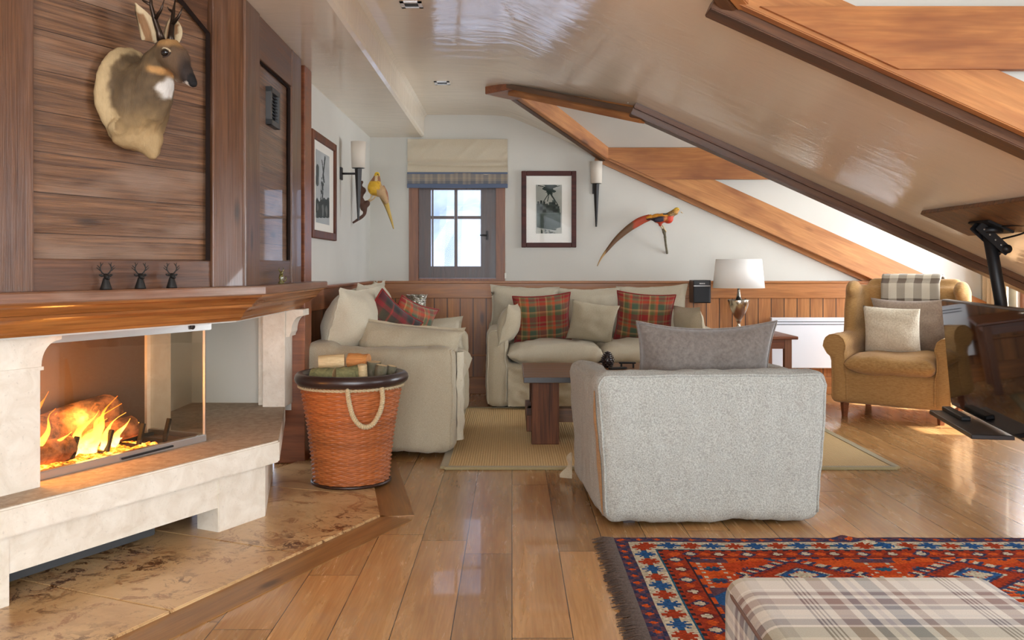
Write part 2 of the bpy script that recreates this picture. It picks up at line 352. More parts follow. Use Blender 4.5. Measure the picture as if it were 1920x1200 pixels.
# ------------------------------------------------------------------ mesh helpers
class MB:
    """collects shapes, links them as one mesh object"""
    def __init__(s): s.v = []; s.f = []; s.uv = {}; s.col = []; s.smooth = []
    def add(s, verts, faces, uvs=None, smooth=False, cols=None):
        o = len(s.v); s.v += [tuple(p) for p in verts]
        for i, f in enumerate(faces):
            if uvs: s.uv[len(s.f)] = [uvs[k] for k in f]
            s.f.append([k+o for k in f]); s.smooth.append(smooth)
            s.col.append(cols[i] if cols else None)
        return s
    def bm(s, b, smooth=False):
        b.verts.index_update(); s.add([v.co[:] for v in b.verts], [[v.index for v in f.verts] for f in b.faces], None, smooth); b.free(); return s
    def box(s, c, d, bev=0.0, rot=None, seg=2, smooth=False):
        b = bmesh.new(); bmesh.ops.create_cube(b, size=1)
        for v in b.verts: v.co = Vector((v.co.x*d[0], v.co.y*d[1], v.co.z*d[2]))
        if bev: bmesh.ops.bevel(b, geom=b.edges[:], offset=bev, segments=seg, affect='EDGES', profile=.5)
        m = Matrix.Translation(c) @ (Euler(rot).to_matrix().to_4x4() if rot else Matrix())
        bmesh.ops.transform(b, matrix=m, verts=b.verts[:]); return s.bm(b, smooth)
    def b2(s, a, c, bev=0.0):
        return s.box([(p+q)/2 for p, q in zip(a, c)], [abs(q-p) for p, q in zip(a, c)], bev)
    def prism(s, poly, z0, z1, bev=0.0):
        b = bmesh.new(); lo = [b.verts.new((x, y, z0)) for x, y in poly]; hi = [b.verts.new((x, y, z1)) for x, y in poly]
        n = len(poly); b.faces.new(lo[::-1]); b.faces.new(hi)
        for i in range(n): b.faces.new((lo[i], lo[(i+1) % n], hi[(i+1) % n], hi[i]))
        bmesh.ops.recalc_face_normals(b, faces=b.faces[:])
        if bev: bmesh.ops.bevel(b, geom=b.edges[:], offset=bev, segments=2, affect='EDGES')
        return s.bm(b)
    def beam(s, p0, p1, w, h, up=(0, 0, 1), align=(0, 0), bev=0.0):
        """box along p0-p1; w sideways, h along up; align shifts the section (-1..1) sideways/up"""
        p0, p1 = Vector(p0), Vector(p1); d = (p1-p0); L = d.length; d.normalize()
        side = d.cross(Vector(up)).normalized(); u = side.cross(d).normalized()
        b = bmesh.new(); bmesh.ops.create_cube(b, size=1)
        for v in b.verts: v.co = Vector((v.co.x*L, v.co.y*w, v.co.z*h))
        if bev: bmesh.ops.bevel(b, geom=b.edges[:], offset=bev, segments=2, affect='EDGES')
        mid = (p0+p1)/2+side*align[0]*w/2+u*align[1]*h/2
        m = Matrix(((d.x, side.x, u.x, mid.x), (d.y, side.y, u.y, mid.y), (d.z, side.z, u.z, mid.z), (0, 0, 0, 1)))
        bmesh.ops.transform(b, matrix=m, verts=b.verts[:]); bmesh.ops.recalc_face_normals(b, faces=b.faces[:]); return s.bm(b)
    def tube(s, pts, r, seg=8, cap=True, smooth=True, closed=False):
        pts = [Vector(p) for p in pts]; n = len(pts); rs = r if hasattr(r, '__len__') else [r]*n
        vs = []; fs = []; prev = None
        for i, p in enumerate(pts):
            if closed: d = pts[(i+1) % n]-pts[i-1]
            else: d = pts[min(i+1, n-1)]-pts[max(i-1, 0)]
            d.normalize()
            if prev is None:
                a = Vector((0, 0, 1)) if abs(d.z) < .9 else Vector((1, 0, 0)); x = d.cross(a).normalized()
            else: x = (prev-d*prev.dot(d)).normalized()
            prev = x; y = d.cross(x)
            for k in range(seg):
                t_ = 2*pi*k/seg; vs.append(p+(x*cos(t_)+y*sin(t_))*rs[i])
        for i in range(n if closed else n-1):
            for k in range(seg):
                j = (i+1) % n; fs.append((i*seg+k, i*seg+(k+1) % seg, j*seg+(k+1) % seg, j*seg+k))
        if cap and not closed: fs.append(tuple(range(seg))[::-1]); fs.append(tuple((n-1)*seg+k for k in range(seg)))
        return s.add(vs, fs, None, smooth)
    def lathe(s, prof, c=(0, 0, 0), seg=32, smooth=True, sx=1, sy=1):
        vs = []; fs = []; n = len(prof)
        for r, z in prof:
            for k in range(seg): vs.append((c[0]+r*sx*cos(2*pi*k/seg), c[1]+r*sy*sin(2*pi*k/seg), c[2]+z))
        for i in range(n-1):
            for k in range(seg): fs.append((i*seg+k, i*seg+(k+1) % seg, (i+1)*seg+(k+1) % seg, (i+1)*seg+k))
        if prof[0][0] > 1e-4: fs.append(tuple(range(seg))[::-1])
        if prof[-1][0] > 1e-4: fs.append(tuple((n-1)*seg+k for k in range(seg)))
        return s.add(vs, fs, None, smooth)
    def ball(s, c, r, rot=None, u=16, v=10):
        b = bmesh.new(); bmesh.ops.create_uvsphere(b, u_segments=u, v_segments=v, radius=1)
        rr = r if hasattr(r, '__len__') else (r, r, r)
        m = Matrix.Translation(c) @ (Euler(rot).to_matrix().to_4x4() if rot else Matrix()) @ Matrix.Diagonal((*rr, 1))
        bmesh.ops.transform(b, matrix=m, verts=b.verts[:]); return s.bm(b, True)
    def grid(s, fn, nu, nv, smooth=True, flip=False, uvfn=None):
        vs = []; uvs = []
        for j in range(nv+1):
            for i in range(nu+1):
                vs.append(fn(i/nu, j/nv)); uvs.append(uvfn(i/nu, j/nv) if uvfn else (i/nu, j/nv))
        fs = []
        for j in range(nv):
            for i in range(nu):
                a = j*(nu+1)+i; q = (a, a+1, a+nu+2, a+nu+1); fs.append(q[::-1] if flip else q)
        return s.add(vs, fs, uvs, smooth)
    def build(s, name, mat, parent=None, loc=None, rot=None):
        me = bpy.data.meshes.new(name); me.from_pydata(s.v, [], s.f); me.update()
        me.polygons.foreach_set('use_smooth', s.smooth)
        if s.uv:
            l = me.uv_layers.new(name='UVMap')
            for p in me.polygons:
                u = s.uv.get(p.index)
                if u:
                    for k, li in enumerate(p.loop_indices): l.data[li].uv = u[k]
        if any(c is not None for c in s.col):
            ca = me.color_attributes.new('Col', 'FLOAT_COLOR', 'CORNER')
            for p in me.polygons:
                c = s.col[p.index] or (.5, .5, .5)
                for li in p.loop_indices: ca.data[li].color = (*c, 1)
        me.materials.append(mat)
        o = bpy.data.objects.new(name, me); COL.objects.link(o)
        if parent: o.parent = parent
        if loc: o.location = loc
        if rot: o.rotation_euler = rot
        return o

def thing(name, label, cat, loc=(0, 0, 0), rz=0.0, group=None, rot=None):
    o = bpy.data.objects.new(name, None); COL.objects.link(o); o.location = loc
    o.rotation_euler = rot or (0, 0, rz); o.empty_display_size = .05
    return tag(o, label, cat, group)
def tag(o, label, cat, group=None, kind=None):
    if label: o['label'] = label
    if cat: o['category'] = cat
    if group: o['group'] = group
    if kind: o['kind'] = kind
    return o
def struct(o, label=None, cat=None):
    o['kind'] = 'structure'
    if label: o['label'] = label
    if cat: o['category'] = cat
    return o

def bake(o, mods):
    """apply modifiers by evaluating the object"""
    for typ, kw in mods:
        m = o.modifiers.new(typ, typ)
        for k, v in kw.items(): setattr(m, k, v)
    dg = bpy.context.evaluated_depsgraph_get(); dg.update()
    me = bpy.data.meshes.new_from_object(o.evaluated_get(dg))
    o.modifiers.clear(); me.name = o.data.name; old = o.data; o.data = me; bpy.data.meshes.remove(old)
    for p in me.polygons: p.use_smooth = True
    return o
def organic(mb, name, mat, parent=None, voxel=.02, smooth=6, loc=None, rot=None, fac=.5):
    o = mb.build(name, mat, parent, loc, rot)
    return bake(o, [('REMESH', dict(mode='VOXEL', voxel_size=voxel)), ('SMOOTH', dict(factor=fac, iterations=smooth))])
def wrinkle(o, amp, scale, stretch=(1, 1, 1), seed=0, zfade=None):
    me = o.data; ns = [v.normal.copy() for v in me.vertices]
    for v, n in zip(me.vertices, ns):
        p = Vector((v.co.x*stretch[0], v.co.y*stretch[1], v.co.z*stretch[2]))*scale+Vector((seed, seed*2, seed*3))
        k = noise.noise(p)+.5*noise.noise(p*2.3)
        a = amp*(zfade(v.co) if zfade else 1)
        v.co += n*a*k
    me.update()
def paint(o, fn):
    me = o.data
    ca = me.color_attributes.get('Col') or me.color_attributes.new('Col', 'FLOAT_COLOR', 'POINT')
    for i, v in enumerate(me.vertices): ca.data[i].color = (*s2l(fn(v.co)), 1)

def pillow(name, w, h, t, mat, loc, rot, label=None, flange=0.0, boxy=False, parent=None, piping=None, seed=0, pinch=.10, sag=0.0, group=None, n=26, fw=.012, cat='cushion', droop=0.0):
    """cushion standing in local XZ, thickness along Y, origin at its middle"""
    mb = MB(); a = 1-flange*2/w if flange else 1.0; b = 1-flange*2/h if flange else 1.0
    def pt(u, v, sgn):
        U, V = 2*u-1, 2*v-1
        x = U*w/2*(1-pinch*(1-V*V)*abs(U)**3); z = V*h/2*(1-pinch*(1-U*U)*abs(V)**3)
        uu, vv = min(1, abs(U)/a), min(1, abs(V)/b)
        th = t/2*((1-uu**7)**.5)*((1-vv**7)**.5)*(.86+.14*(1-uu*uu)*(1-vv*vv)) if boxy else t/2*((1-uu**2.4)**.62)*((1-vv**2.4)**.62)
        P = Vector((x*3.1+seed, z*3.1, seed*.7))
        th *= 1+.28*noise.noise(P*1.4)
        wr = .0
        if th > .004: wr = .010*noise.noise(Vector((x*14+seed, z*14, 3+sgn)))*min(1, th/(t*.2))
        edge = max(abs(U), abs(V))
        wav = (fw*(noise.noise(Vector((x*13+seed, z*13, 1)))+.4*noise.noise(Vector((x*30, z*30, seed)))))*max(0, (edge-.75)/.25) if flange else 0.004*noise.noise(P)
        z -= sag*(1-U*U)*max(0, V)*h*.3
        z += droop*U*U
        return Vector((x, sgn*(th+wr+(.0015 if flange else 0))+wav, z))
    uvf = lambda u, v: (u*w, v*h)
    if boxy:
        p0 = pt; wp = lambda q: .5+.5*math.copysign(abs(2*q-1)**.45, 2*q-1)
        pt = lambda u, v, sgn: p0(wp(u), wp(v), sgn)
    mb.grid(lambda u, v: pt(u, v, -1), n, n, True, False, uvf)
    mb.grid(lambda u, v: pt(u, v, 1), n, n, True, True, uvf)
    o = mb.build(name, mat, parent, loc, rot)
    me = o.data; b_ = bmesh.new(); b_.from_mesh(me); bmesh.ops.remove_doubles(b_, verts=b_.verts[:], dist=.0035 if flange else .0005); b_.to_mesh(me); b_.free()
    if label: tag(o, label, cat, group)
    if piping:
        pts = []
        for k in range(4):
            for i in range(n):
                q = i/n; u, v = [(q, 0), (1, q), (1-q, 1), (0, 1-q)][k]
                pts.append((pt(u, v, 1)+pt(u, v, -1))/2)
        MB().tube(pts, .0055, 6, closed=True).build('piping', piping, o)
    return o

def realign(o, d, axis='X'):
    """turn the mesh's own axes so that its grain axis follows d, leaving it in place"""
    q = Vector(d).normalized().to_track_quat(axis, 'Z' if axis != 'Z' else 'Y') if axis == 'X' or axis == 'Y' else Vector(d).to_track_quat('Z', 'Y')
    o.data.transform(q.to_matrix().to_4x4().inverted()); o.rotation_euler = q.to_euler(); return o

def copy_tree(o, loc=None, rot=None, label=None, parent=None):
    c = o.copy(); COL.objects.link(c)
    if parent: c.parent = parent
    for ch in [x for x in bpy.data.objects if x.parent == o]: copy_tree(ch, parent=c)
    if loc: c.location = loc
    if rot: c.rotation_euler = rot
    if label: c['label'] = label
    return c

# ================================================================== THE SETTING
YB = 7.924; XL = -1.24; XR = 4.2; HC = 2.438; HS = 2.24; YN = -2.2; XW = -3.0
def zc(X):                                   # ceiling height: flat, then the roof slope
    a, b = HC, 2.42-.45*X
    return .5*(a+b-sqrt((a-b)**2+.0012))
floor_ = MB().b2((XW, YN, -.06), (XR, YB, 0)).build('floor', M['floor']); struct(floor_, 'honey oak plank floor', 'floor')

# border board of the floor running along the stone hearth
H1 = Vector((-.582, 3.995, 0)); HD = Vector((.41, .912, 0)).normalized(); HR = Vector((-.195, .98, 0)).normalized()
HN = Vector((HD.y, -HD.x, 0))
MB().beam(H1-HD*2.6+HN*.075+Vector((0, 0, .001)), H1+HD*.02+HN*.075+Vector((0, 0, .001)), .15, .004).build('trim_1', M['floor_board'])['kind'] = 'structure'; realign(bpy.data.objects['trim_1'], HD, 'Y')
rn = Vector((HR.y, -HR.x, 0))
MB().beam(H1+rn*.075+Vector((.0, 0, .001)), H1+HR*1.3+rn*.075+Vector((0, 0, .001)), .15, .004).build('trim_2', M['floor_board'])['kind'] = 'structure'; realign(bpy.data.objects['trim_2'], HR, 'Y')

# ceiling with the two dormer openings
DORM = [(6.70, 1.20), (2.10, 1.20)]
def hole(cy, hw, X):
    k = (X+.04)/.80
    if k <= 0: return None
    k = min(1, k); return (cy-hw*k, cy+hw*k)
xs = sorted(set([-.77, -.4, -.2, -.14, -.09, -.06, -.04, 0, .04, .1, .2, .4, .6, .76, 1.2, 2, 3, XR]))
cm = MB()
for a, b in zip(xs, xs[1:]):
    def iv(X):
        r = [YN]
        for cy, hw in sorted(DORM):
            h = hole(cy, hw, X); r += list(h) if h else [cy, cy]
        return r+[YB]
    A, B = iv(a), iv(b)
    for k in range(0, len(A), 2):
        n = 1
        cm.add([(a, A[k], zc(a)), (b, B[k], zc(b)), (b, B[k+1], zc(b)), (a, A[k+1], zc(a))], [(0, 1, 2, 3)], None, True)
ceil = cm.build('ceiling', M['ceil'])
bm_ = bmesh.new(); bm_.from_mesh(ceil.data); bmesh.ops.remove_doubles(bm_, verts=bm_.verts[:], dist=.0005); bm_.to_mesh(ceil.data); bm_.free()
struct(ceil, 'polished cream plaster ceiling sloping down to the right', 'ceiling')
# lowered soffit along the left wall, with a small cove on its right edge
pf = [(XW, HS), (-.79, HS), (-.772, HS+.012), (-.768, HS+.03), (-.768, HC-.05), (-.76, HC-.02), (-.735, HC+.004), (-.735, HC+.03), (XW, HC+.03)]
sm = MB(); n = len(pf)
sm.add([(x, YN, z) for x, z in pf]+[(x, YB, z) for x, z in pf], [(i, (i+1) % n, n+(i+1) % n, n+i) for i in range(n)]+[tuple(range(n))[::-1], tuple(range(n, 2*n))])
struct(sm.build('trim_3', M['ceil']), 'lowered white soffit along the left wall', 'soffit')
# dormer ceilings and cheeks
for cy, hw in DORM:
    m = MB(); ze = 2.10
    for sgn in (-1, 1):
        m.add([(-.04, cy, HC+.16), (XR, cy, HC+.16), (XR, cy+sgn*hw, ze), (.76, cy+sgn*hw, ze)], [(0, 1, 2, 3)])
        m.add([(-.04, cy, HC+.16), (.76, cy+sgn*hw, ze), (.76, cy+sgn*hw, 2.07), (-.04, cy, HC-.01)], [(0, 1, 2, 3)])
        if cy+sgn*hw < YB-.1 or True:
            yc = cy+sgn*hw
            m.add([(.70, yc, ze), (XR, yc, ze), (XR, yc, zc(XR)), (.70, yc, zc(.70))], [(0, 1, 2, 3)])
    struct(m.build('ceiling_dormer', M['wall']))
# walls
w = MB()   # back wall with the small window hole
wx0, wx1, wz0, wz1 = -.90, -.06, .985, 2.2
w.b2((XL-.1, YB, 0), (wx0, YB+.2, 2.8)).b2((wx1, YB, 0), (XR+.2, YB+.2, 2.8)).b2((wx0, YB, 0), (wx1, YB+.2, wz0)).b2((wx0, YB, wz1), (wx1, YB+.2, 2.8))
struct(w.build('wall_back', M['wall']))
struct(MB().b2((XL-.12, 5.25, 0), (XL, YB+.2, 2.8)).build('wall_left', M['wall']))
struct(MB().b2((XW-.1, YN, 0), (XW, 5.25, 2.8)).build('wall_left_front', M['wall']))
w = MB()
def wall_x(m, y0, y1, z1, holes):
    ys = y0
    for (a, b, c, d) in holes:
        m.b2((XR, ys, 0), (XR+.2, a, z1)); m.b2((XR, a, 0), (XR+.2, b, c)); m.b2((XR, a, d), (XR+.2, b, z1)); ys = b
    m.b2((XR, ys, 0), (XR+.2, y1, z1))
wall_x(w, YN, YB+.2, 2.8, [(1.15, 3.05, .62, 2.0), (5.65, 7.55, .62, 2.0)])
struct(w.build('wall_right', M['wall']))
w = MB(); w.b2((XW, YN-.2, 0), (-1.5, YN, 2.8)).b2((2.7, YN-.2, 0), (XR+.2, YN, 2.8)).b2((-1.5, YN-.2, 0), (2.7, YN, .07)).b2((-1.5, YN-.2, 2.4), (2.7, YN, 2.8))
struct(w.build('wall_front', M['wall']))
# roof over everything outside the visible ceiling
struct(MB().b2((XW-.1, YN-.2, 2.80), (XR+.2, YB+.2, 2.86)).build('ceiling_outer', M['wall']))

# dormer windows
def frame_window(name, label, y0, y1, z0, z1, n=3):
    t_ = thing(name, label, 'window', (XR+.06, (y0+y1)/2, z0)); t_['kind'] = 'structure'
    L = y1-y0; H = z1-z0
    m = MB(); m.b2((-.03, -L/2, 0), (.03, L/2, .06)).b2((-.03, -L/2, H-.06), (.03, L/2, H)).b2((-.03, -L/2, 0), (.03, -L/2+.06, H)).b2((-.03, L/2-.06, 0), (.03, L/2, H))
    for k in range(1, n): y = -L/2+L*k/n; m.b2((-.03, y-.04, 0), (.03, y+.04, H))
    for k in range(n): y = -L/2+L*(k+.5)/n; m.b2((-.015, y-.012, 0), (.015, y+.012, H))
    m.b2((-.015, -L/2, H*.5-.012), (.015, L/2, H*.5+.012)); m.build('window_frame', M['casing'], t_)
    MB().b2((-.002, -L/2+.03, .03), (.002, L/2-.03, H-.03)).build('pane', M['pane'], t_)
    MB().b2((-.1, -L/2-.04, -.03), (.03, L/2+.04, 0)).build('window_sill', M['casing'], t_)
frame_window('window_2', 'wooden dormer window at the far right behind the television', 5.65, 7.55, .62, 2.0)
frame_window('window_3', 'wooden dormer window out of frame on the right', 1.15, 3.05, .62, 2.0)
# unseen rear opening, assumed; carried to the floor to light the ceiling
t_ = thing('window_4', 'unseen assumed opening behind the viewer, lowered to light the ceiling', 'window', (.6, YN-.1, .07)); t_['kind'] = 'structure'
m = MB()
for k in range(5): x = -2.1+4.2*k/4; m.b2((x-.04, -.03, .08), (x+.04, .03, 2.25))
m.b2((-2.1, -.03, 0), (2.1, .03, .08)).b2((-2.1, -.03, 2.25), (2.1, .03, 2.33)); m.build('window_frame', M['casing'], t_)

# small back window
t_ = thing('window_1', 'small four-pane wooden window with a view of a snowy mountain', 'window', (-.48, YB, .985)); t_['kind'] = 'structure'
m = MB()
for sx in (-1, 1): m.b2((sx*.42, -.012, .0), (sx*.34, .12, 1.2))
m.b2((-.34, -.012, 1.15), (.34, .12, 1.2)); m.build('casing', M['casing'], t_)
m = MB(); m.b2((-.339, .05, .023), (-.235, .11, 1.149)).b2((.205, .05, .023), (.339, .11, 1.149)).b2((-.235, .05, .023), (.205, .11, .128)).b2((-.235, .05, .80), (.205, .11, 1.149)).b2((-.225, .044, .035), (-.21, .05, 1.1))
m.build('sash', M['sash'], t_)
m = MB(); m.b2((-.027, .055, .12), (-.001, .10, .81)).b2((-.234, .06, .545), (-.03, .095, .571)).b2((.002, .06, .545), (.204, .095, .571)); m.build('muntin', M['sash'], t_)
MB().b2((-.23, .078, .12), (.23, .082, .81)).build('pane', M['pane'], t_)
m = MB(); m.b2((-.339, -.008, .0), (.339, .1, .022)); m.build('window_sill', M['casing'], t_)
m = MB(); m.b2((.25, .03, .36), (.27, .05, .44)); m.tube([(.26, .02, .40), (.20, .015, .40)], .007); m.build('window_handle', M['bronze'], t_)

# wainscot: boards, two rails and a skirting on the back wall
ZT = .979
def wain(name, a, b, axis, boards, rail, out):
    """panelling between a and b along one axis; out = direction away from the wall"""
    t_ = []
    def bx(z0, z1, d0, d1, mat, nm, bev=.004):
        m = MB()
        if axis == 'x': m.b2((a, YB-d1, z0), (b, YB-d0, z1), bev)
        else: m.b2((XL+d0, a, z0), (XL+d1, b, z1), bev)
        struct(m.build(nm, mat))
    bx(.14, ZT-.11, 0, .018, boards, name, 0)
    bx(ZT-.145, ZT-.012, .0, .032, rail, 'trim_4')
    bx(ZT-.014, ZT+.006, 0, .045, rail, 'trim_5')
    bx(0, .15, 0, .03, rail, 'baseboard_back' if axis == 'x' else 'baseboard_left')
    bx(.33, .345, .015, .026, rail, 'trim_6')
wain('trim_7', XL, 3.17, 'x', M['wains'], M['rail_x'], -1)
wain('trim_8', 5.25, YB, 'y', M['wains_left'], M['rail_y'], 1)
# panelled strip beyond the end of the wainscot, under the rafter
pan = MB(); pan.add([(3.17, YB-.02, 0), (XR, YB-.02, 0), (XR, YB-.02, .50), (3.22, YB-.02, .965), (3.17, YB-.02, 1.03)], [(0, 1, 2, 3, 4)])
struct(pan.build('trim_9', M['wains']))
struct(MB().b2((3.12, YB-.05, 0), (3.22, YB, 1.03), .004).build('trim_10', M['casing']))

# rafters, eave beams, valley beams and casings of the two dormers
for cy, hw in DORM:
    yf, yn = cy+hw, cy-hw
    sl = lambda X: 2.42-.45*X
    far = cy > 5
    def bb(p0, p1, w_, h_, mat, nm='trim_11', al=(0, 0), up=(0, 0, 1)):
        struct(realign(MB().beam(p0, p1, w_, h_, up, al, .004).build(nm, mat), Vector(p1)-Vector(p0)))
    k0, k1 = .70, XR
    # lining board above the slope on the far side (faces the room)
    bb((k0, yf-.055, sl(k0)-.02), (k1, yf-.055, sl(k1)-.02), .05, .225, M['pine'], 'trim_11', (0, 1)) if far else bb((k0, yf-.055, sl(k0)-.02), (k1, yf-.055, sl(k1)-.02), .05, .165, M['pine'], 'trim_11', (0, 1))
    # eave beam
    mm = MB(); zt_, zb_ = (2.135, 1.862) if far else (2.025, 1.803); pol = [((2.42-zt_)/.45, zt_), (XR, zt_), (XR, zb_), ((2.42-zb_)/.45, zb_)]
    mm.add([(x, yf-.095, z) for x, z in pol]+[(x, yf-.055, z) for x, z in pol], [(0, 3, 2, 1), (4, 5, 6, 7)]+[(i, (i+1) % 4, 4+(i+1) % 4, 4+i) for i in range(4)]); struct(mm.build('trim_12', M['pine2']))
    # casing strips under the ceiling along the long edges
    bb((.74, yf+.03, sl(.74)), (k1, yf+.03, sl(k1)), .07 if far else .11, .055, M['pine_dark'] if not far else M['pine'], 'trim_13', (0, -1))
    bb((.74, yn-.02, sl(.74)), (k1, yn-.02, sl(k1)), .10, .07, M['pine_dark'], 'trim_14', (0, -1))
    bb((.74, yn-.085, sl(.74)), (k1, yn-.085, sl(k1)), .03, .035, M['pine_dark'], 'trim_14', (0, -1))
    # valley beams meeting at the apex
    ap = Vector((-.04, cy, HC)); 
    for sgn in (1, -1):
        e = Vector((.84, cy+sgn*(hw-.04), 2.06)) if sgn > 0 else Vector((.80, cy-hw-.03, 2.055))
        s0 = ap+Vector((.04, sgn*.10, -.0))
        bb(s0, e, .05, .20 if sgn > 0 else .13, M['pine'] if sgn > 0 else M['pine2'], 'trim_15', (0, .65 if sgn > 0 else -.3))
        bb(s0+Vector((-.045, sgn*.03, .0)), e+Vector((-.045, sgn*.03, 0)), .05, .035, M['pine_dark'], 'trim_16', (0, -1))
    m = MB(); m.prism([(-.20, cy-.02), (-.0, cy-.22), (.14, cy), (.02, cy+.24)], HC-.06, HC-.001, .004)
    struct(m.build('trim_17', M['side_wood']))

# ceiling spots
for k, (x, y) in enumerate([(-.51, 4.60), (-.505, 6.55)]):
    t_ = thing('ceiling_spot', ['square recessed ceiling light nearest the top edge', 'small recessed ceiling light above the small window'][k], 'ceiling light', (x, y, HC-.001))
    m = MB(); m.b2((-.055, -.055, -.006), (.055, -.035, 0)).b2((-.055, .035, -.006), (.055, .055, 0)).b2((-.055, -.055, -.006), (-.035, .055, 0)).b2((.035, -.055, -.006), (.055, .055, 0))
    m.build('frame', M['white_metal'], t_); MB().b2((-.035, -.035, -.003), (.035, .035, 0)).build('lens', M['dark_grey'], t_)

# ground and mountain outside
gm = MB()
def mtn(u, v):
    x = -70+140*u; y = 45+90*v
    z = -14+v*62+(x+20)*.30*v+9*noise.noise(Vector((x*.05, y*.05, 0)))+4*noise.noise(Vector((x*.14, y*.14, 5)))+1.6*noise.noise(Vector((x*.5, y*.5, 9)))
    return (x, y, z)
gm.grid(mtn, 110, 80, False); mo = gm.build('mountain', M['snow']); tag(mo, 'snow covered rocky mountainside beyond the small window', 'mountain')

# ================================================================== FIREPLACE
FA = Vector((-1.163, 3.87, 0)); FD = Vector((.423, .906, 0)); FN = Vector((.906, -.423, 0)); FB = Vector((-1.185, 5.2, 0))
FR = (FB-FA).normalized(); FRN = Vector((FR.y, -FR.x, 0))
def P2(v): return (v.x, v.y)
far0 = FA-FD*1.75
cb = thing('chimney_breast', 'tall dark weathered wood chimney breast at the left', 'chimney breast', (0, 0, 0))
m = MB(); m.prism([P2(far0-FN*.03), P2(FA-FN*.03-FRN*.0), P2(FB-FRN*.03), (-2.6, 5.2), (-2.9, 2.4)], .90, HS); m.build('core', M['old_post'], cb)
def mp_(s, z, o=0): return FA-FD*s+FN*o+Vector((0, 0, z))        # main face: s metres left of the corner
def fboard(s0, s1, z0, z1, d, mat, nm, par, bev=.004, base=None, dr=None, nr=None):
    """board on a face: local x to the right along the face, local -y outwards"""
    b0 = FA if base is None else base; dr = FD if dr is None else dr; nr = FN if nr is None else nr
    ang = math.atan2(dr.y, dr.x)
    mb = MB(); mb.b2((-s1, -d, z0), (-s0, 0.0, z1), bev)
    return mb.build(nm, mat, par, (b0.x, b0.y, 0), (0, 0, ang))
# main face
fboard(.19, 1.02, 1.0, HS, .0 - .0 + .004, M['old_boards'], 'panel', cb)
fboard(.0, .195, 1.0, HS, .035, M['old_post'], 'post', cb)
fboard(1.0, 1.13, 1.0, HS, .035, M['old_post'], 'post', cb)
fboard(1.13, 1.75, 1.0, HS, .03, M['old_post'], 'post', cb)
fboard(.195, 1.0, 1.0, 1.13, .025, M['old_rail'], 'bottom_rail', cb)
ang = math.atan2(FD.y, FD.x)
m = MB(); m.tube([(-.205, -.018, 1.13), (-.205, -.018, 2.05), (-.36, -.018, 2.15), (-.5, -.018, HS)], .012, 4, True, False)
M['bead'] = plain('dark_bead', (34, 24, 20), .85, 0, .1)
m.build('bead', M['bead'], cb, (FA.x, FA.y, 0), (0, 0, ang))
m = MB(); m.add([(-.205, -.012, 2.05), (-.195, -.012, HS), (-.52, -.012, HS), (-.36, -.012, 2.15)], [(0, 1, 2, 3)]); 
m.add([(-.205, -.002, 2.05), (-.195, -.002, HS), (-.52, -.002, HS), (-.36, -.002, 2.15)], [(3, 2, 1, 0)]); m.build('spandrel', M['old_rail'], cb, (FA.x, FA.y, 0), (0, 0, ang))
# side face (FA -> FB); s measured from FB backwards
L2 = (FB-FA).length
kw = dict(base=FB, dr=FR, nr=FRN)
fboard(L2-.20, L2+.03, 1.0, HS, .035, M['old_post'], 'post', cb, **kw)
fboard(.47, L2-.2, 1.0, 2.0+.05, .004, M['old_boards'], 'panel', cb, **kw)
fboard(.25, .47, 1.0, HS, .03, M['old_post'], 'post', cb, **kw)
fboard(.47, L2-.2, 2.045, HS, .028, M['old_rail'], 'top_rail', cb, **kw)
fboard(.47, L2-.2, 1.0, 1.135, .022, M['old_rail'], 'bottom_rail', cb, **kw)
fboard(.235, .25, 1.0, HS, .012, M['bronze'], 'bead', cb, **kw)
m = MB(); m.tube([(-.48, -.012, 1.14), (-.48, -.012, 2.04)], .010, 4, True, False); m.tube([(-.48, -.012, 2.04), (-(L2-.21), -.012, 2.045)], .008, 4, True, False)
m.build('bead', M['bead'], cb, (FB.x, FB.y, 0), (0, 0, math.atan2(FR.y, FR.x)))
# end post of honey coloured wood, floor to soffit
struct(MB().b2((XL-.1, 5.1, 0), (-1.165, 5.27, HS), .004).build('trim_18', M['side_wood']))
# vent
vt = thing('air_vent', 'small grey metal vent grille on the chimney side panel', 'vent', (FB.x, FB.y, 0), math.atan2(FR.y, FR.x))
s0, s1 = L2-.60, L2-.42
m = MB()
for a, b, c, d in ((-s1, -s1+.025, 1.78, 1.96), (-s0-.025, -s0, 1.78, 1.96), (-s1, -s0, 1.78, 1.805), (-s1, -s0, 1.935, 1.96)): m.b2((a, -.03, c), (b, -.004, d))
m.build('frame', plain('grey_vent_frame', (84, 84, 84), .5, .4), vt)
m = MB(); m.b2((-s1+.02, -.012, 1.79), (-s0-.02, -.004, 1.95))
for k in range(9): m.box((-(s0+s1)/2, -.018, 1.812+k*.016), (s1-s0-.05, .012, .003), 0, (R(30), 0, 0))
m.build('grille', M['black'], vt)

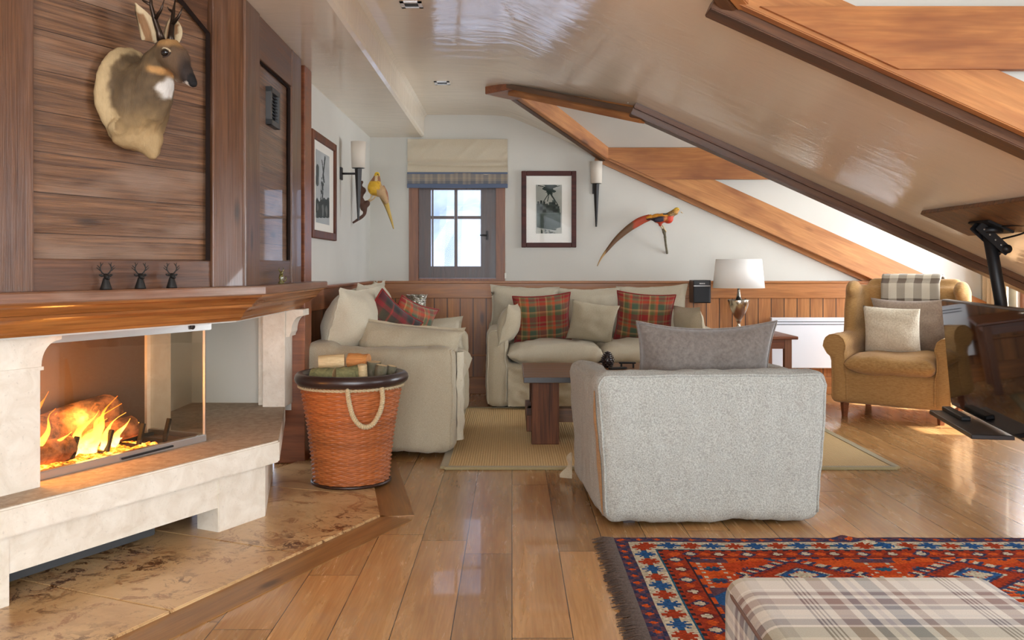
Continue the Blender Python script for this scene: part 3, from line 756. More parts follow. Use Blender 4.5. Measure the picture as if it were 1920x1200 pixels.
# fireplace: mantel, stone bench, piers, glass
fp = thing('fireplace', 'corner fireplace with wooden mantel, limestone bench and glass enclosure', 'fireplace', (0, 0, 0))
def offs(o):
    """mantel path at offset o: far left, corner, wall end"""
    a = far0+FN*o
    # intersection of the two offset lines
    p, d, q, e = FA+FN*o, FD, FB+FRN*o, FR
    den = d.x*e.y-d.y*e.x; t_ = ((q.x-p.x)*e.y-(q.y-p.y)*e.x)/den
    return [a, p+d*t_, Vector((q.x, q.y, 0))+FR*(.02+o*.2)]
def sweep(prof, mat, nm, par):
    mb = MB()
    for seg in range(2):
        vs = []; fs = []
        for o, z in prof:
            pth = offs(o); vs += [(*P2(pth[seg]), z), (*P2(pth[seg+1]), z)]
        n = len(prof)
        for i in range(n): j = (i+1) % n; fs.append((2*i, 2*i+1, 2*j+1, 2*j))
        fs.append(tuple(2*i for i in range(n))[::-1]); fs.append(tuple(2*i+1 for i in range(n)))
        mb = MB(); mb.add(vs, fs)
        o = mb.build(nm, mat, par)
        b_ = bmesh.new(); b_.from_mesh(o.data); bmesh.ops.recalc_face_normals(b_, faces=b_.faces[:]); b_.to_mesh(o.data); b_.free(); realign(o, [FD, FR][seg])
    return o
sweep([(-.05, .985), (.112, .985), (.118, .99), (.118, 1.018), (.112, 1.023), (-.05, 1.023)], M['shelf'], 'mantel_shelf', fp)
sweep([(-.05, .875), (.0, .875), (.004, .884), (.012, .890), (.018, .905), (.030, .920), (.046, .930), (.056, .934), (.058, .944), (.066, .948), (.072, .958), (.086, .970), (.100, .976), (.102, .985), (-.05, .985)], M['mantel'], 'mantel_moulding', fp)
# niche behind and around the firebox
m = MB()
m.add([(-1.8, 4.3, .3), (-1.8, 5.1, .3), (-1.8, 5.1, .9), (-1.8, 4.3, .9)], [(0, 1, 2, 3)])
m.add([(-1.8, 5.095, .3), (-1.24, 5.095, .3), (-1.24, 5.095, .9), (-1.8, 5.095, .9)], [(0, 1, 2, 3)])
m.build('niche_wall', M['wall'], fp)
m = MB(); m.prism([P2(far0-FN*.02), P2(FA-FN*.02), P2(FB-FRN*.02), (-2.2, 5.12), (-2.6, 3)], .868, .90); m.build('hood', M['wall'], fp)
# bench
b0 = Vector((-1.023, 3.988, 0)); bd = Vector((.455, .89, 0)).normalized(); bn = Vector((bd.y, -bd.x, 0))
br = Vector((-.22, .975, 0)).normalized()
bl = b0-bd*2.3; b1 = b0+br*1.12
m = MB(); m.prism([P2(bl), P2(b0), P2(b1), (-1.85, 5.1), (-2.9, 3.0)], .245, .339, .006); m.build('bench_slab', M['limestone'], fp)
m = MB(); m.prism([P2(bl-bn*.006), P2(b0-bn*.006), P2(b1), (-1.84, 5.1), (-2.9, 3.0)], .338, .342); m.build('bench_top', M['bench_top'], fp)
def bpt(s, o): return b0-bd*s+bn*o
# apron beam and feet
m = MB(); m.prism([P2(bpt(2.3, -.05)), P2(bpt(.25, -.05)), P2(bpt(.25, -.14)), P2(bpt(2.3, -.14))], .112, .246); m.build('apron', M['limestone'], fp)
rf0 = bpt(.04, -.045); rd = br
m = MB(); m.prism([P2(rf0-bd*.275), P2(rf0), P2(rf0+rd*.9), P2(rf0+rd*.9-bd*.1-bn*.2), P2(rf0-bd*.275-bn*.12)], 0, .246, .003); m.build('foot', M['limestone'], fp)
m = MB(); m.prism([P2(bpt(2.2, -.045)), P2(bpt(1.22, -.045)), P2(bpt(1.22, -.2)), P2(bpt(2.2, -.2))], 0, .246, .003); m.build('foot', M['limestone'], fp)
# cavity under the bench
m = MB(); m.prism([P2(bpt(1.3, -.42)), P2(bpt(.1, -.42)), P2(bpt(.1, -.45)), P2(bpt(1.3, -.45))], 0, .24); m.build('cavity_back', M['soot'], fp)
m = MB(); m.prism([P2(bpt(1.25, -.20)), P2(bpt(.5, -.20)), P2(bpt(.5, -.40)), P2(bpt(1.25, -.40))], .03, .085, .004); m.beam(bpt(.86, -.18)+Vector((0, 0, .09)), bpt(.62, -.17)+Vector((0, 0, .09)), .02, .008); m.tube([bpt(.8, -.17)+Vector((0, 0, .10)), bpt(.7, -.17)+Vector((0, 0, .12)), bpt(.66, -.17)+Vector((0, 0, .09))], .004)
m.build('ash_box', M['dark_grey'], fp)
# hearth paving on the floor
hp = thing('hearth_paving', 'polished brown-veined travertine slabs on the floor before the fireplace', 'hearth', (0, 0, 0))
def hpt(s, o): return H1-HD*s-HN*o
for s0, s1 in ((-.0, .58), (.586, 1.22), (1.226, 1.86), (1.866, 2.6)):
    if s0 <= 0: poly = [hpt(s1, 0), hpt(0, 0), H1+HR*.33, hpt(-.2, 1.0), hpt(s1, 1.0)]
    else: poly = [hpt(s1, 0), hpt(s0, 0), hpt(s0, 1.0), hpt(s1, 1.0)]
    MB().prism([P2(p) for p in poly], .0, .012, .003).build('stone_slab', M['travertine'], hp)
MB().prism([P2(H1+HR*.334), P2(H1+HR*1.15), (-1.2, 5.12), P2(hpt(-.2, 1.0))], 0, .012, .003).build('stone_slab', M['travertine'], hp)
# left pier with corbel (profile in s,z extruded in depth)
def pier(org, d_, n_, prof, depth, nm):
    """prof: (along d_, z); extruded from org inwards"""
    mb = MB(); k = len(prof)
    vs = [org+d_*a+Vector((0, 0, z)) for a, z in prof]+[org+d_*a-n_*depth+Vector((0, 0, z)) for a, z in prof]
    mb.add(vs, [tuple(range(k)), tuple(range(k, 2*k))[::-1]]+[(i, k+i, k+(i+1) % k, (i+1) % k) for i in range(k)])
    o = mb.build(nm, M['limestone'], fp)
    b_ = bmesh.new(); b_.from_mesh(o.data); bmesh.ops.recalc_face_normals(b_, faces=b_.faces[:]); b_.to_mesh(o.data); b_.free(); return o
po = Vector((-1.632, 3.136, 0))
arc = [(.075-.07*sin(a)**1.0, .845-.085*(1-cos(a))) for a in [i*pi/2/8 for i in range(9)]]
pier(po, FD, FN, [(-.7, .34), (0, .34), (0, .745), (-.004, .748), (-.004, .752), (.004, .755)]+[(x, z) for x, z in arc[::-1]]+[(.085, .848), (.085, .876), (-.7, .876)], .14, 'pier')
MB().beam(po-FD*.7+Vector((0, 0, .752)), po+FD*.008+Vector((0, 0, .752)), .016, .012).build('pier_moulding', M['limestone'], fp)
# right pier with bracket, shaft set against the niche end
m = MB(); m.b2((-1.357, 4.93, .342), (-1.235, 5.1, .876), .003); m.build('pier', M['limestone'], fp)
m = MB(); m.b2((-1.40, 5.0, .342), (-1.357, 5.1, .87), .003); m.build('pier', M['limestone'], fp)
prof = [(0, .72), (.02, .724), (.022, .735), (.03, .75)]+[(.03+.05*(1-cos(a)), .75+.085*sin(a)) for a in [i*pi/2/7 for i in range(8)]]+[(.095, .838), (.095, .872), (0, .872)]
pier(Vector((-1.235, 4.95, 0)), Vector((1, 0, 0)), Vector((0, -1, 0)), prof, .14, 'bracket')
# firebox: steel bars, glass, back and floor
G = Vector((-1.349, 3.975, 0)); FL = G-FD*1.25
m = MB()
m.beam(FL+Vector((0, 0, .357)), G+Vector((0, 0, .357)), .03, .030, bev=.003); m.beam(G+Vector((0, 0, .357)), G-FN*.36+Vector((0, 0, .357)), .03, .030, bev=.003)
m.beam(FL+Vector((0, 0, .848)), G+FD*.02+Vector((0, 0, .848)), .05, .040, bev=.003); m.beam(G+Vector((0, 0, .848)), G-FN*.36+Vector((0, 0, .848)), .04, .040)
m.beam(G+Vector((0, 0, .37)), G+Vector((0, 0, .84)), .010, .010, up=(1, 0, 0))
m.build('steel_frame', M['steel'], fp)
m = MB(); m.beam(FL+Vector((0, 0, .600)), G+Vector((0, 0, .600)), .004, .456); m.build('glass_pane', M['fglass'], fp)
m = MB(); m.beam(G+Vector((0, 0, .600)), G-FN*.34+Vector((0, 0, .600)), .004, .456); m.build('glass_pane', M['fglass'], fp)
m = MB(); m.beam(G-FD*.46+FN*.018+Vector((0, 0, .352)), G-FD*.20+FN*.018+Vector((0, 0, .356)), .012, .007); m.build('door_handle', M['black'], fp)
m = MB(); m.lathe([(.0, 0), (.012, 0), (.012, .006), (0, .007)], (0, 0, 0), 12); m.build('latch', M['bronze'], fp, G-FD*.10+FN*.027+Vector((0, 0, .848)), (R(90), 0, math.atan2(FN.y, FN.x)+pi/2))
bk = G-FN*.36
m = MB(); m.beam(bk-FD*1.25+Vector((0, 0, .61)), bk+Vector((0, 0, .61)), .05, .50); m.beam(bk-FD*.01+Vector((0, 0, .61)), bk-FD*.01-FN*.3+Vector((0, 0, .61)), .05, .5); m.build('firebox_back', M['soot'], fp)
m = MB(); m.beam(G-FD*.03-FN*.18+Vector((0, 0, .35)), FL-FN*.18+Vector((0, 0, .35)), .34, .012); m.build('firebox_floor', M['soot'], fp)
m = MB(); m.beam(bk-FN*.03-FD*.02+Vector((0, 0, .605)), bk-FN*.03+FD*.12+Vector((0, 0, .605)), .14, .53); m.build('firebox_jamb', M['limestone'], fp)
# pleats of the grate: angled iron bars
gr = thing('fire_grate', 'black iron fire grate with upturned prongs holding the burning logs', 'grate', (0, 0, 0))
for s in (.16, .30, .46, .62, .80):
    q = G-FD*s-FN*.07
    m = MB(); m.beam(q+Vector((0, 0, .365)), q-FN*.26+Vector((0, 0, .365)), .018, .014)
    m.beam(q+Vector((0, 0, .362)), q+FD*.028+Vector((0, 0, .455)), .012, .022, up=FN, bev=.002)
    m.build('prong', M['iron'], gr)
m = MB(); m.beam(G-FD*.08-FN*.22+Vector((0, 0, .37)), G-FD*.95-FN*.22+Vector((0, 0, .37)), .012, .014); m.build('crossbar', M['iron'], gr)
# burning logs
def log(nm, a, b, r, mat, label, cat='log', group=None, split=False, end=None, seg=14):
    a, b = Vector(a), Vector(b); d = (b-a); L = d.length; d.normalize()
    mb = MB(); n = 10
    x = d.cross(Vector((0, 0, 1))).normalized(); y = d.cross(x); rr = random.random()*50
    vs = []
    for i in range(n+1):
        c = a+d*L*i/n
        for k in range(seg):
            an = 2*pi*k/seg; q = r*(1+.12*noise.noise(Vector((cos(an)*1.5+rr, sin(an)*1.5, i*.35))))
            if split and sin(an) < -.15: q = r*.25/max(.25, -sin(an))
            vs.append(c+(x*cos(an)+y*sin(an))*q)
    fs = [(i*seg+k, i*seg+(k+1) % seg, (i+1)*seg+(k+1) % seg, (i+1)*seg+k) for i in range(n) for k in range(seg)]
    mb.add(vs, fs, None, True)
    o = mb.build(nm, mat); tag(o, label, cat, group)
    MB().add(vs[:seg], [tuple(range(seg))[::-1]]).build('cut_end', end or M['cutwood'], o); MB().add(vs[-seg:], [tuple(range(seg))]).build('cut_end', end or M['cutwood'], o)
    return o
z3 = lambda z: Vector((0, 0, z))
log('burning_log', G-FD*.30-FN*.24+z3(.50), G-FD*.95-FN*.15+z3(.43), .075, M['burnlog'], 'big charred log glowing at the back of the fire', group=None, end=M['burnlog'])
log('burning_log', G-FD*.26-FN*.14+z3(.435), G-FD*.62-FN*.20+z3(.41), .045, M['burnlog'], 'split log end resting on the grate right of the flames', group=None, end=M['burnlog'])
log('burning_log', G-FD*.60-FN*.10+z3(.41), G-FD*1.05-FN*.12+z3(.42), .045, M['burnlog'], 'thin log lying in the leftmost flames', group=None, end=M['burnlog'])
em = MB(); em.grid(lambda u, v: G-FD*(.22+.85*u)-FN*(.04+.24*v)+z3(.358+.028*abs(noise.noise(Vector((u*16, v*7, 2))))), 60, 24, False)
tag(em.build('embers', M['ember']), 'bed of glowing orange embers under the logs', 'embers', kind='stuff')
fm = MB(); rf = random.Random(3)
flames = [(.80, .09, .26, .075), (.83, .12, .19, .05), (.95, .12, .16, .09), (1.02, .1, .2, .06), (.70, .1, .09, .06), (.53, .09, .12, .06), (.76, .10, .19, .025), (.52, .08, .17, .03), (.49, .10, .20, .028), (.55, .12, .15, .035), (.46, .09, .13, .022), (.90, .13, .15, .05), (.66, .14, .10, .05), (.40, .1, .1, .025), (.60, .08, .08, .03), (.97, .1, .2, .04), (.36, .13, .07, .02), (.72, .16, .16, .05)]
for s, o, h, w_ in flames:
    pts = []; rs = []; sd = rf.random()*40
    for i in range(12):
        q = i/11; jx = .05*noise.noise(Vector((sd, q*2.2, 0)))*q*1.6; lean = .10*q*q
        pts.append(Vector((0, 0, 0))+FD*(-s+jx+lean)-FN*(o+.02*noise.noise(Vector((sd+9, q*2, 0))))+z3(h*q+.01)); rs.append(max(.0012, w_*(sin(pi*min(1, q*.8+.22))**1.2)*(1-q)**.6*.75))
    fm.tube(pts, rs, 10)
fo = fm.build('flames', M['flame'], None, G+z3(.37)); tag(fo, 'bright yellow and orange flames behind the fireplace glass', 'fire', kind='stuff')
for (s, pw) in ((.85, 14.0), (.5, 7.0)):
    l = bpy.data.lights.new('fire_light', 'POINT'); l.energy = pw; l.color = (1, .42, .10); l.shadow_soft_size = .06
    lo = bpy.data.objects.new('fire_light', l); COL.objects.link(lo); lo.location = G-FD*s-FN*.13+z3(.52)

# ================================================================== FLOOR COVERINGS
m = MB(); m.b2((-.37, 4.95, .001), (2.10, 7.05, .012)); sis = thing('sisal_rug', 'woven sisal rug with pale binding under the coffee table', 'rug', (0, 0, 0))
m.build('woven_field', M['sisal'], sis)
m = MB()
for a, b in (((-.37, 4.95), (2.10, 4.95)), ((2.10, 4.95), (2.10, 7.05)), ((-.37, 7.05), (2.10, 7.05)), ((-.37, 4.95), (-.37, 7.05))):
    m.beam((*a, .008), (*b, .008), .05, .014, bev=.005)
m.build('binding', M['sisal_bind'], sis)

# oriental rug: every knot of the pattern is a small quad
ocx0, ocy1, ow, oh = .405, 3.66, 2.4, 2.45
NAV = (56, 60, 92); PUR = (100, 68, 80); RST = (168, 62, 34); ORA = (208, 88, 36); CRE = (204, 192, 168); BLU = (42, 88, 140); TEA = (40, 92, 118); MAR = (110, 44, 44); DRK = (58, 40, 46)
def star(x, y, r):      # eight pointed star test
    x, y = abs(x), abs(y)
    return (x+y < r*.62) or (x < r*.26 and y < r) or (y < r*.26 and x < r) or (abs(x-y) < r*.2 and x+y < r*1.45)
def band(u, d, side):
    """u along the border, d distance from the rug's edge"""
    if d < .055:
        k = (u % .07)-.035
        if abs(k)+abs(d-.028)*1.2 < .017: return ORA
        return NAV if (int(u/.035)+int(d/.02)) % 2 else PUR
    if d < .062: return CRE
    if d < .150:
        k = int(u/.085); x = (u % .085)-.0425; y = d-.106
        if star(x, y, .038): return BLU if k % 2 == 0 else RST
        if abs(x) > .036 and abs(y) < .012: return TEA
        return CRE
    if d < .158: return TEA
    if d < .172: return RST if int(u/.02) % 2 else DRK
    if d < .245:
        k = int(u/.11); x = (u % .11)-.055; y = d-.208
        if abs(x) < .010 and abs(y) < .018 or abs(y) < .006 and abs(x) < .018: return CRE
        if abs(x)+abs(y) < .034: return MAR if k % 2 else NAV
        if abs(abs(x)-.05)+abs(y) < .02: return ORA
        return (158, 58, 36)
    if d < .255: return DRK
    if d < .270: return ORA if int(u/.03) % 3 else NAV
    return None
def rugc(x, y):          # x from left edge, y from far edge
    dx = min(x, ow-x); dy = min(y, oh-y)
    if dy < dx: c = band(x, dy, 0)
    else: c = band(y, dx, 1)
    if c: return c
    X = x-.27; Y = y-.27
    # medallions in the field
    px = (X-.05) % .62-.31; py = (Y+.08) % .50-.25
    a, b = abs(px), abs(py)
    r = a*.75+b
    if r < .045: return CRE if star(px, py, .05) else RST
    if r < .065: return BLU
    if r < .080: return CRE if (int((a+b)/.018) % 2) else NAV
    if r < .14:
        return RST if (int(a/.022)+int(b/.022)) % 2 or r < .12 else MAR
    if r < .152: return NAV
    if r < .19 and (int((a-b)/.02) % 3 == 0): return CRE
    if r < .20 and (int((a-b)/.02) % 3 == 1): return NAV
    if a > .235 and b > .13: return BLU if (a+b) > .47 else PUR
    if abs(a-.27) < .008 and (int(b/.016) % 2): return CRE
    if abs(b-.225) < .010: return NAV if int(a/.028) % 2 else CRE
    k = star((px % .12)-.06, (py % .12)-.06, .026)
    if k: return (NAV, MAR, TEA)[int(abs(X)/.12+abs(Y)/.12*3) % 3]
    return ORA if noise.noise(Vector((x*3, y*9, 4))) > .0 else (190, 70, 32)
lut = {}
def lin(c):
    if c not in lut: lut[c] = s2l(c)
    return lut[c]
q = .0072; nx, ny = int(ow/q), int(1.75/q)
vs = []; fs = []; cs = []
def rz_(x, y):
    z = .010+.0022*noise.noise(Vector((x*3, y*3, 0)))
    d = abs((x-1.02)*.75-(y-.02)*1.0+.05)                          # a small ruck running diagonally from the far edge
    z += .012*math.exp(-(d/.02)**2)*max(0, 1-y/.35)*(1 if x > .7 else 0)
    return z
for j in range(ny+1):
    for i in range(nx+1):
        x, y = i*q, j*q; vs.append((x+.006*noise.noise(Vector((y*2.5, 0, 7))), -y+.008*noise.noise(Vector((x*3, 3, 0))), rz_(x, y)))
for j in range(ny):
    for i in range(nx):
        a = j*(nx+1)+i; fs.append((a, a+nx+1, a+nx+2, a+1)); c = lin(rugc((i+.5)*q, (j+.5)*q)); k = .62+.5*random.random(); cs.append(tuple(min(1, v*k) for v in c))
orug = thing('oriental_rug', 'orange and blue patterned wool rug with dark fringe under the footstool', 'rug', (ocx0, ocy1, 0))
m = MB(); m.add(vs, fs, None, True, cs); m.build('pile', M['wool'], orug)
m = MB(); m.b2((0, -1.75, .001), (ow, 0, .006)); m.build('backing', M['leather'], orug)
M['fringe'] = fabric('dark_fringe', (92, 76, 66), (56, 44, 40), 200)
m = MB(); rf = random.Random(5); y = 0.0
while y < 1.75:
    L = .055+.03*rf.random(); sk = (rf.random()-.5)*.02
    m.tube([(.004, -y, .009), (-L*.5, -y+sk*.4, .010+.004*rf.random()), (-L, -y+sk, .003)], [.0030, .0024, .0012], 4); y += .0042
m.build('fringe', M['fringe'], orug)['kind'] = 'stuff'

# ================================================================== SEATING
def sofa(name, label, W_, D_, loc, rz, fab, seatfab, nseat=2, ha=.64, hb=.66, aw=.17, bt=.20, flare=0.0, voxel=.018, seed=0, cat='sofa', arm_round=.05, tall=.03, hemk=1.6):
    t_ = thing(name, label, cat, loc, rz)
    m = MB(); w = W_/2; d = D_/2
    m.b2((-w+.02, -d+.03, tall), (w-.02, d-.02, .36), .03)
    for s in (-1, 1): m.b2((s*w, -d, tall), (s*(w-aw), d-.02, ha), arm_round)
    m.b2((-w, d-bt, tall), (w, d, hb), arm_round)
    o = organic(m, 'slipcover', fab, t_, voxel, 5)
    hem = lambda c: .5+hemk*max(0, (.35-c.z)/.35)
    wrinkle(o, .012, 5.0, (1.4, 1.4, .55), seed, hem)
    wrinkle(o, .005, 13, (1.2, 1.2, .8), seed+5)
    if flare:
        for v in o.data.vertices:                                  # looser folds low on the back, right of the middle
            if v.co.y > .3: v.co.y += .010*noise.noise(Vector((v.co.x*10+v.co.z*4, 0, v.co.z*9)))*max(0, 1-abs(v.co.x+.25)/.25)*max(0, 1-v.co.z/.4)
    for v in o.data.vertices:
        k = v.co.z/ha; v.co.x *= 1-flare+flare*2*k*k if flare else 1
        if v.co.z < .06: v.co.z += .010*noise.noise(Vector((v.co.x*4, v.co.y*4, seed)))
    # seat cushions
    sw = (W_-2*aw)/nseat
    for k in range(nseat):
        x = -w+aw+sw*(k+.5)
        c = pillow('seat_cushion', sw+.01, D_-bt+.03, .19, seatfab, (x, -d+(D_-bt)/2-.015, .43), (R(90), 0, 0), parent=t_, pinch=.0, boxy=True, n=26, seed=seed+k, flange=0)
        for v in c.data.vertices:
            fr = v.co.z  # local z is depth (front is +z after the turn)
        wrinkle(c, .006, 16, (1.6, .5, .5), seed+k)
    return t_
def seam(t_, pts, r=.006, mat=None, wob=.004, nm='seam'):
    P = []
    for a, b in zip(pts, pts[1:]):
        a, b = Vector(a), Vector(b); n = max(2, int((b-a).length/.03))
        for i in range(n): P.append(a.lerp(b, i/n))
    P.append(Vector(pts[-1])); body = [c for c in t_.children if c.name.split('.')[0] in ('slipcover', 'upholstery')][0]; Q = []
    P = [p+Vector((noise.noise(p*9), noise.noise(p*9+Vector((3, 0, 0))), noise.noise(p*9+Vector((0, 5, 0)))))*wob for p in P]
    for p in P:
        ok, l_, n_, _ = body.closest_point_on_mesh(p); Q.append(l_+n_*r*.25 if ok else p)
    MB().tube(Q, r, 6).build(nm, mat or M['piping'], t_)

FLAT_ = (R(90), 0, 0)
# left sofa, side on
ls = sofa('sofa', 'beige linen slipcovered sofa against the left wall behind the wicker basket', 1.68, .88, (-.765, 6.04, 0), R(90), M['linen_g'], M['linen'], 2, ha=.64, hb=.67, seed=3)
seam(ls, [(-.84, -.44, .04), (-.84, -.445, .60), (-.82, -.44, .645), (-.72, -.44, .645), (-.68, -.44, .62), (-.675, -.44, .1)], .006, M['linen_g'])
# flap of loose fabric at the front corner
m = MB(); m.grid(lambda u, v: (-.67-.0*u, -.445-.05*sin(pi*v)*(.4+.6*u)-.012*noise.noise(Vector((u*4, v*6, 1))), .62-.50*v) if True else None, 8, 24)
m = MB(); m.grid(lambda u, v: (-.69+.10*u, -.44-.035*sin(pi*u)*(1-.3*v)-.025*v*u+.012*noise.noise(Vector((u*5, v*7, 1))), .60-.52*v), 12, 24); m.grid(lambda u, v: (-.69+.10*u, -.436, .60-.52*v), 2, 2, False, True)
m.build('slipcover_flap', M['linen_l'], ls)
# far sofa, front on
fs_ = sofa('sofa', 'beige linen slipcovered sofa below the framed picture on the back wall', 1.80, .90, (.70, 7.42, 0), 0, M['linen'], M['linen_l'], 2, ha=.63, hb=.66, seed=11)
seam(fs_, [(-.895, -.445, .04), (-.895, -.45, .58), (-.86, -.45, .635), (-.78, -.45, .635), (-.74, -.45, .60), (-.735, -.45, .06)], .007, M['linen_l'], .008)
seam(fs_, [(.895, -.445, .04), (.895, -.45, .58), (.86, -.45, .635), (.78, -.45, .635), (.74, -.45, .60), (.735, -.45, .06)], .007, M['linen_l'], .008)
m = MB()
for k in range(-1, 2, 2):
    m.grid(lambda u, v: (.0+.73*(u*2-1), -.455-.012-.020*noise.noise(Vector((u*9, v*3, 2)))-.012*noise.noise(Vector((u*24, v*9, 2))), .335-.30*v) if k > 0 else (.73*(u*2-1), -.44, .335-.3*v), 90, 24, True, k < 0)
m.build('skirt', M['linen'], fs_)
# near loveseat, back towards us
nl = sofa('loveseat', 'light grey boucle slipcovered loveseat seen from behind', .99, .88, (.822, 4.26, 0), R(184), M['tweed'], M['linen_l'], 1, ha=.63, hb=.66, aw=.16, bt=.17, flare=.035, voxel=.014, seed=21, cat='armchair', arm_round=.055, tall=.018, hemk=.25)
hx = .478
fl = lambda z: (1-.035+.07*(z/.63)**2)
seam(nl, [(-hx*fl(z), .424, z) for z in (.05, .2, .35, .5, .60)]+[(-hx*fl(.64)+.03, .424, .642), (0, .43, .652), (hx*fl(.64)-.03, .424, .642)]+[(hx*fl(z), .424, z) for z in (.60, .5, .35, .2, .05)], .006, M['tweed'])
bod = [c for c in nl.children if c.name.startswith('slipcover')][0]
def gapf(u, v):
    p = Vector((.499*fl(.62-.55*v), .405-.05*u*(.25+.75*sin(pi*v)), .58-.53*v)); ok, l_, n_, _ = bod.closest_point_on_mesh(p); return l_+n_*.004
m = MB(); m.grid(gapf, 6, 30, True)
m.build('slipcover_gap', M['mustard'], nl)  # strip coloured as the warm shade inside the cover's corner slit
m = MB()
for o_ in (0, -.004): m.grid(lambda u, v: (.49+.05*u*v+.012*sin(v*9)*u+o_, -.42-.03*u, .15-.13*v), 4, 24, True, o_ < 0)
m.build('slipcover_flap', M['linen_g'], nl)
for x in (-.34, .34):
    for y in (-.30, .30): MB().b2((x-.025, y-.025, 0), (x+.025, y+.025, .06)).build('foot', M['leather'], nl)
pillow('cushion', .64, .40, .20, M['velvet'], (.875, 4.13, .665), (R(-14), 0, R(183)), 'grey velvet cushion leaning on the grey loveseat', piping=M['velvet'], seed=4, pinch=.09, sag=.18)

# ---- cushions on the far sofa
for k, (x, z, w_, h_, ry, lab) in enumerate([(.10, .735, .58, .45, 2, 'large plain cream back cushion at the left end of the far sofa'), (.645, .725, .56, .44, -1, 'large plain cream back cushion in the middle of the far sofa'), (1.17, .735, .60, .46, -2, 'large plain cream back cushion at the right end of the far sofa')]):
    pillow('back_cushion', w_, h_, .19, M['linen_l'], (x, 7.585, z), (R(14), R(ry), 0), lab, flange=.028, seed=30+k, group='cream back cushions on the far sofa', fw=.02, pinch=.08)
pillow('cushion', .47, .42, .15, M['tartan'], (.245, 7.36, .69), (R(20), R(-4), R(4)), 'red and green tartan cushion at the left of the far sofa', piping=M['pipe_red'], seed=41, group='tartan cushions on the far sofa')
pillow('cushion', .47, .42, .15, M['tartan'], (1.075, 7.36, .70), (R(18), R(4), R(-6)), 'red and green tartan cushion at the right of the far sofa', piping=M['pipe_red'], seed=47, group='tartan cushions on the far sofa')
pillow('cushion', .38, .36, .13, M['linen_g'], (.64, 7.22, .665), (R(24), R(8), R(0)), 'small plain taupe linen cushion between the two tartan cushions', seed=52)
pillow('arm_cushion', .46, .34, .15, M['linen'], (-.02, 7.13, .66), (R(14), 0, R(78)), 'beige flanged cushion against the left arm of the far sofa', flange=.02, seed=55)
pillow('arm_cushion', .46, .30, .15, M['linen'], (1.40, 7.16, .655), (R(12), 0, R(-72)), 'beige flanged cushion against the right arm of the far sofa', flange=.02, seed=58)
# ---- cushions on the left sofa
for k, (x, y, z, rz_a, lab) in enumerate([(-.99, 5.56, .755, 74, 'large cream back cushion nearest the fireplace on the left sofa'), (-1.03, 6.10, .775, 84, 'large cream back cushion in the middle of the left sofa'), (-1.03, 6.60, .78, 90, 'large cream back cushion at the far end of the left sofa')]):
    pillow('back_cushion', .54, .48, .27, M['linen_l'], (x, y, z), (R(16), 0, R(rz_a)), lab, flange=.028, seed=60+k, group='cream back cushions on the left sofa', fw=.02)
pillow('cushion', .46, .44, .15, M['tartan_dark'], (-.83, 5.80, .68), (R(24), R(30), R(56)), 'dark red tartan cushion tilted on the left sofa', piping=M['pipe_red'], seed=71)
pillow('cushion', .46, .42, .15, M['tartan'], (-.72, 6.16, .68), (R(26), R(14), R(62)), 'light tartan cushion behind the dark one on the left sofa', piping=M['pipe_red'], seed=75)
pillow('arm_cushion', .66, .30, .14, M['linen_g'], (-.62, 5.44, .63), (R(-20), R(6), R(2)), 'flat beige flanged cushion along the near arm of the left sofa', flange=.024, seed=78, fw=.03)
pillow('arm_cushion', .50, .28, .13, M['linen_l'], (-.60, 6.68, .60), (R(14), R(-3), 0), 'pale flanged cushion along the far arm of the left sofa', flange=.02, seed=80)

# ---- wing chair
wc = thing('wing_chair', 'camel wing armchair with scrolled arms near the dormer window', 'armchair', (2.92, 6.78, 0), R(-37))
m = MB()
m.b2((-.36, -.36, .10), (.36, .36, .34), .03)                        # seat base
m.b2((-.34, .22, .30), (.34, .37, .96), .05)
m.box((0, .33, .70), (.70, .16, .64), .06, (R(-8), 0, 0))            # back
for s in (-1, 1):
    m.b2((s*.42, -.38, .10), (s*.30, .36, .50), .04)
    m.tube([(s*.385, -.385, .53), (s*.385, 0, .53), (s*.37, .3, .55)], [.085, .085, .075], 16)
    m.box((s*.385, .17, .76), (.095, .30, .44), .045, (R(-6), 0, R(s*8)))   # wing
    m.ball((s*.385, .10, .93), (.055, .12, .075))
o = organic(m, 'upholstery', M['mustard'], wc, .016, 5)
wrinkle(o, .004, 7, (1, 1, 1), 9)
for s in (-1, 1): seam(wc, [(s*.42, -.385, .12), (s*.42, -.385, .44), (s*.465, -.388, .52), (s*.45, -.388, .59), (s*.385, -.388, .617), (s*.31, -.388, .59), (s*.295, -.385, .5), (s*.295, -.385, .12)], .005, M['mustard'], .001, 'piping')
pillow('seat_cushion', .62, .64, .17, M['mustard'], (0, -.10, .395), FLAT_, parent=wc, pinch=0, boxy=True, seed=91, n=22)
for x in (-.33, .33):
    for y in (-.31, .30): MB().lathe([(.022, 0), (.034, .12)], (x, y, 0), 4, False).build('leg', M['side_wood'], wc)
def wl(x, y, z):
    c_, s_ = cos(R(-37)), sin(R(-37)); return (2.92+x*c_-y*s_, 6.78+x*s_+y*c_, z)
pillow('cushion', .54, .44, .18, M['taupe'], wl(.03, .10, .66), (R(16), 0, R(-37)), 'large taupe cushion at the back of the wing chair', seed=95)
pillow('cushion', .40, .38, .15, M['cream_fur'], wl(-.06, -.06, .63), (R(20), R(2), R(-33)), 'fluffy cream square cushion on the wing chair', seed=98, pinch=.05)
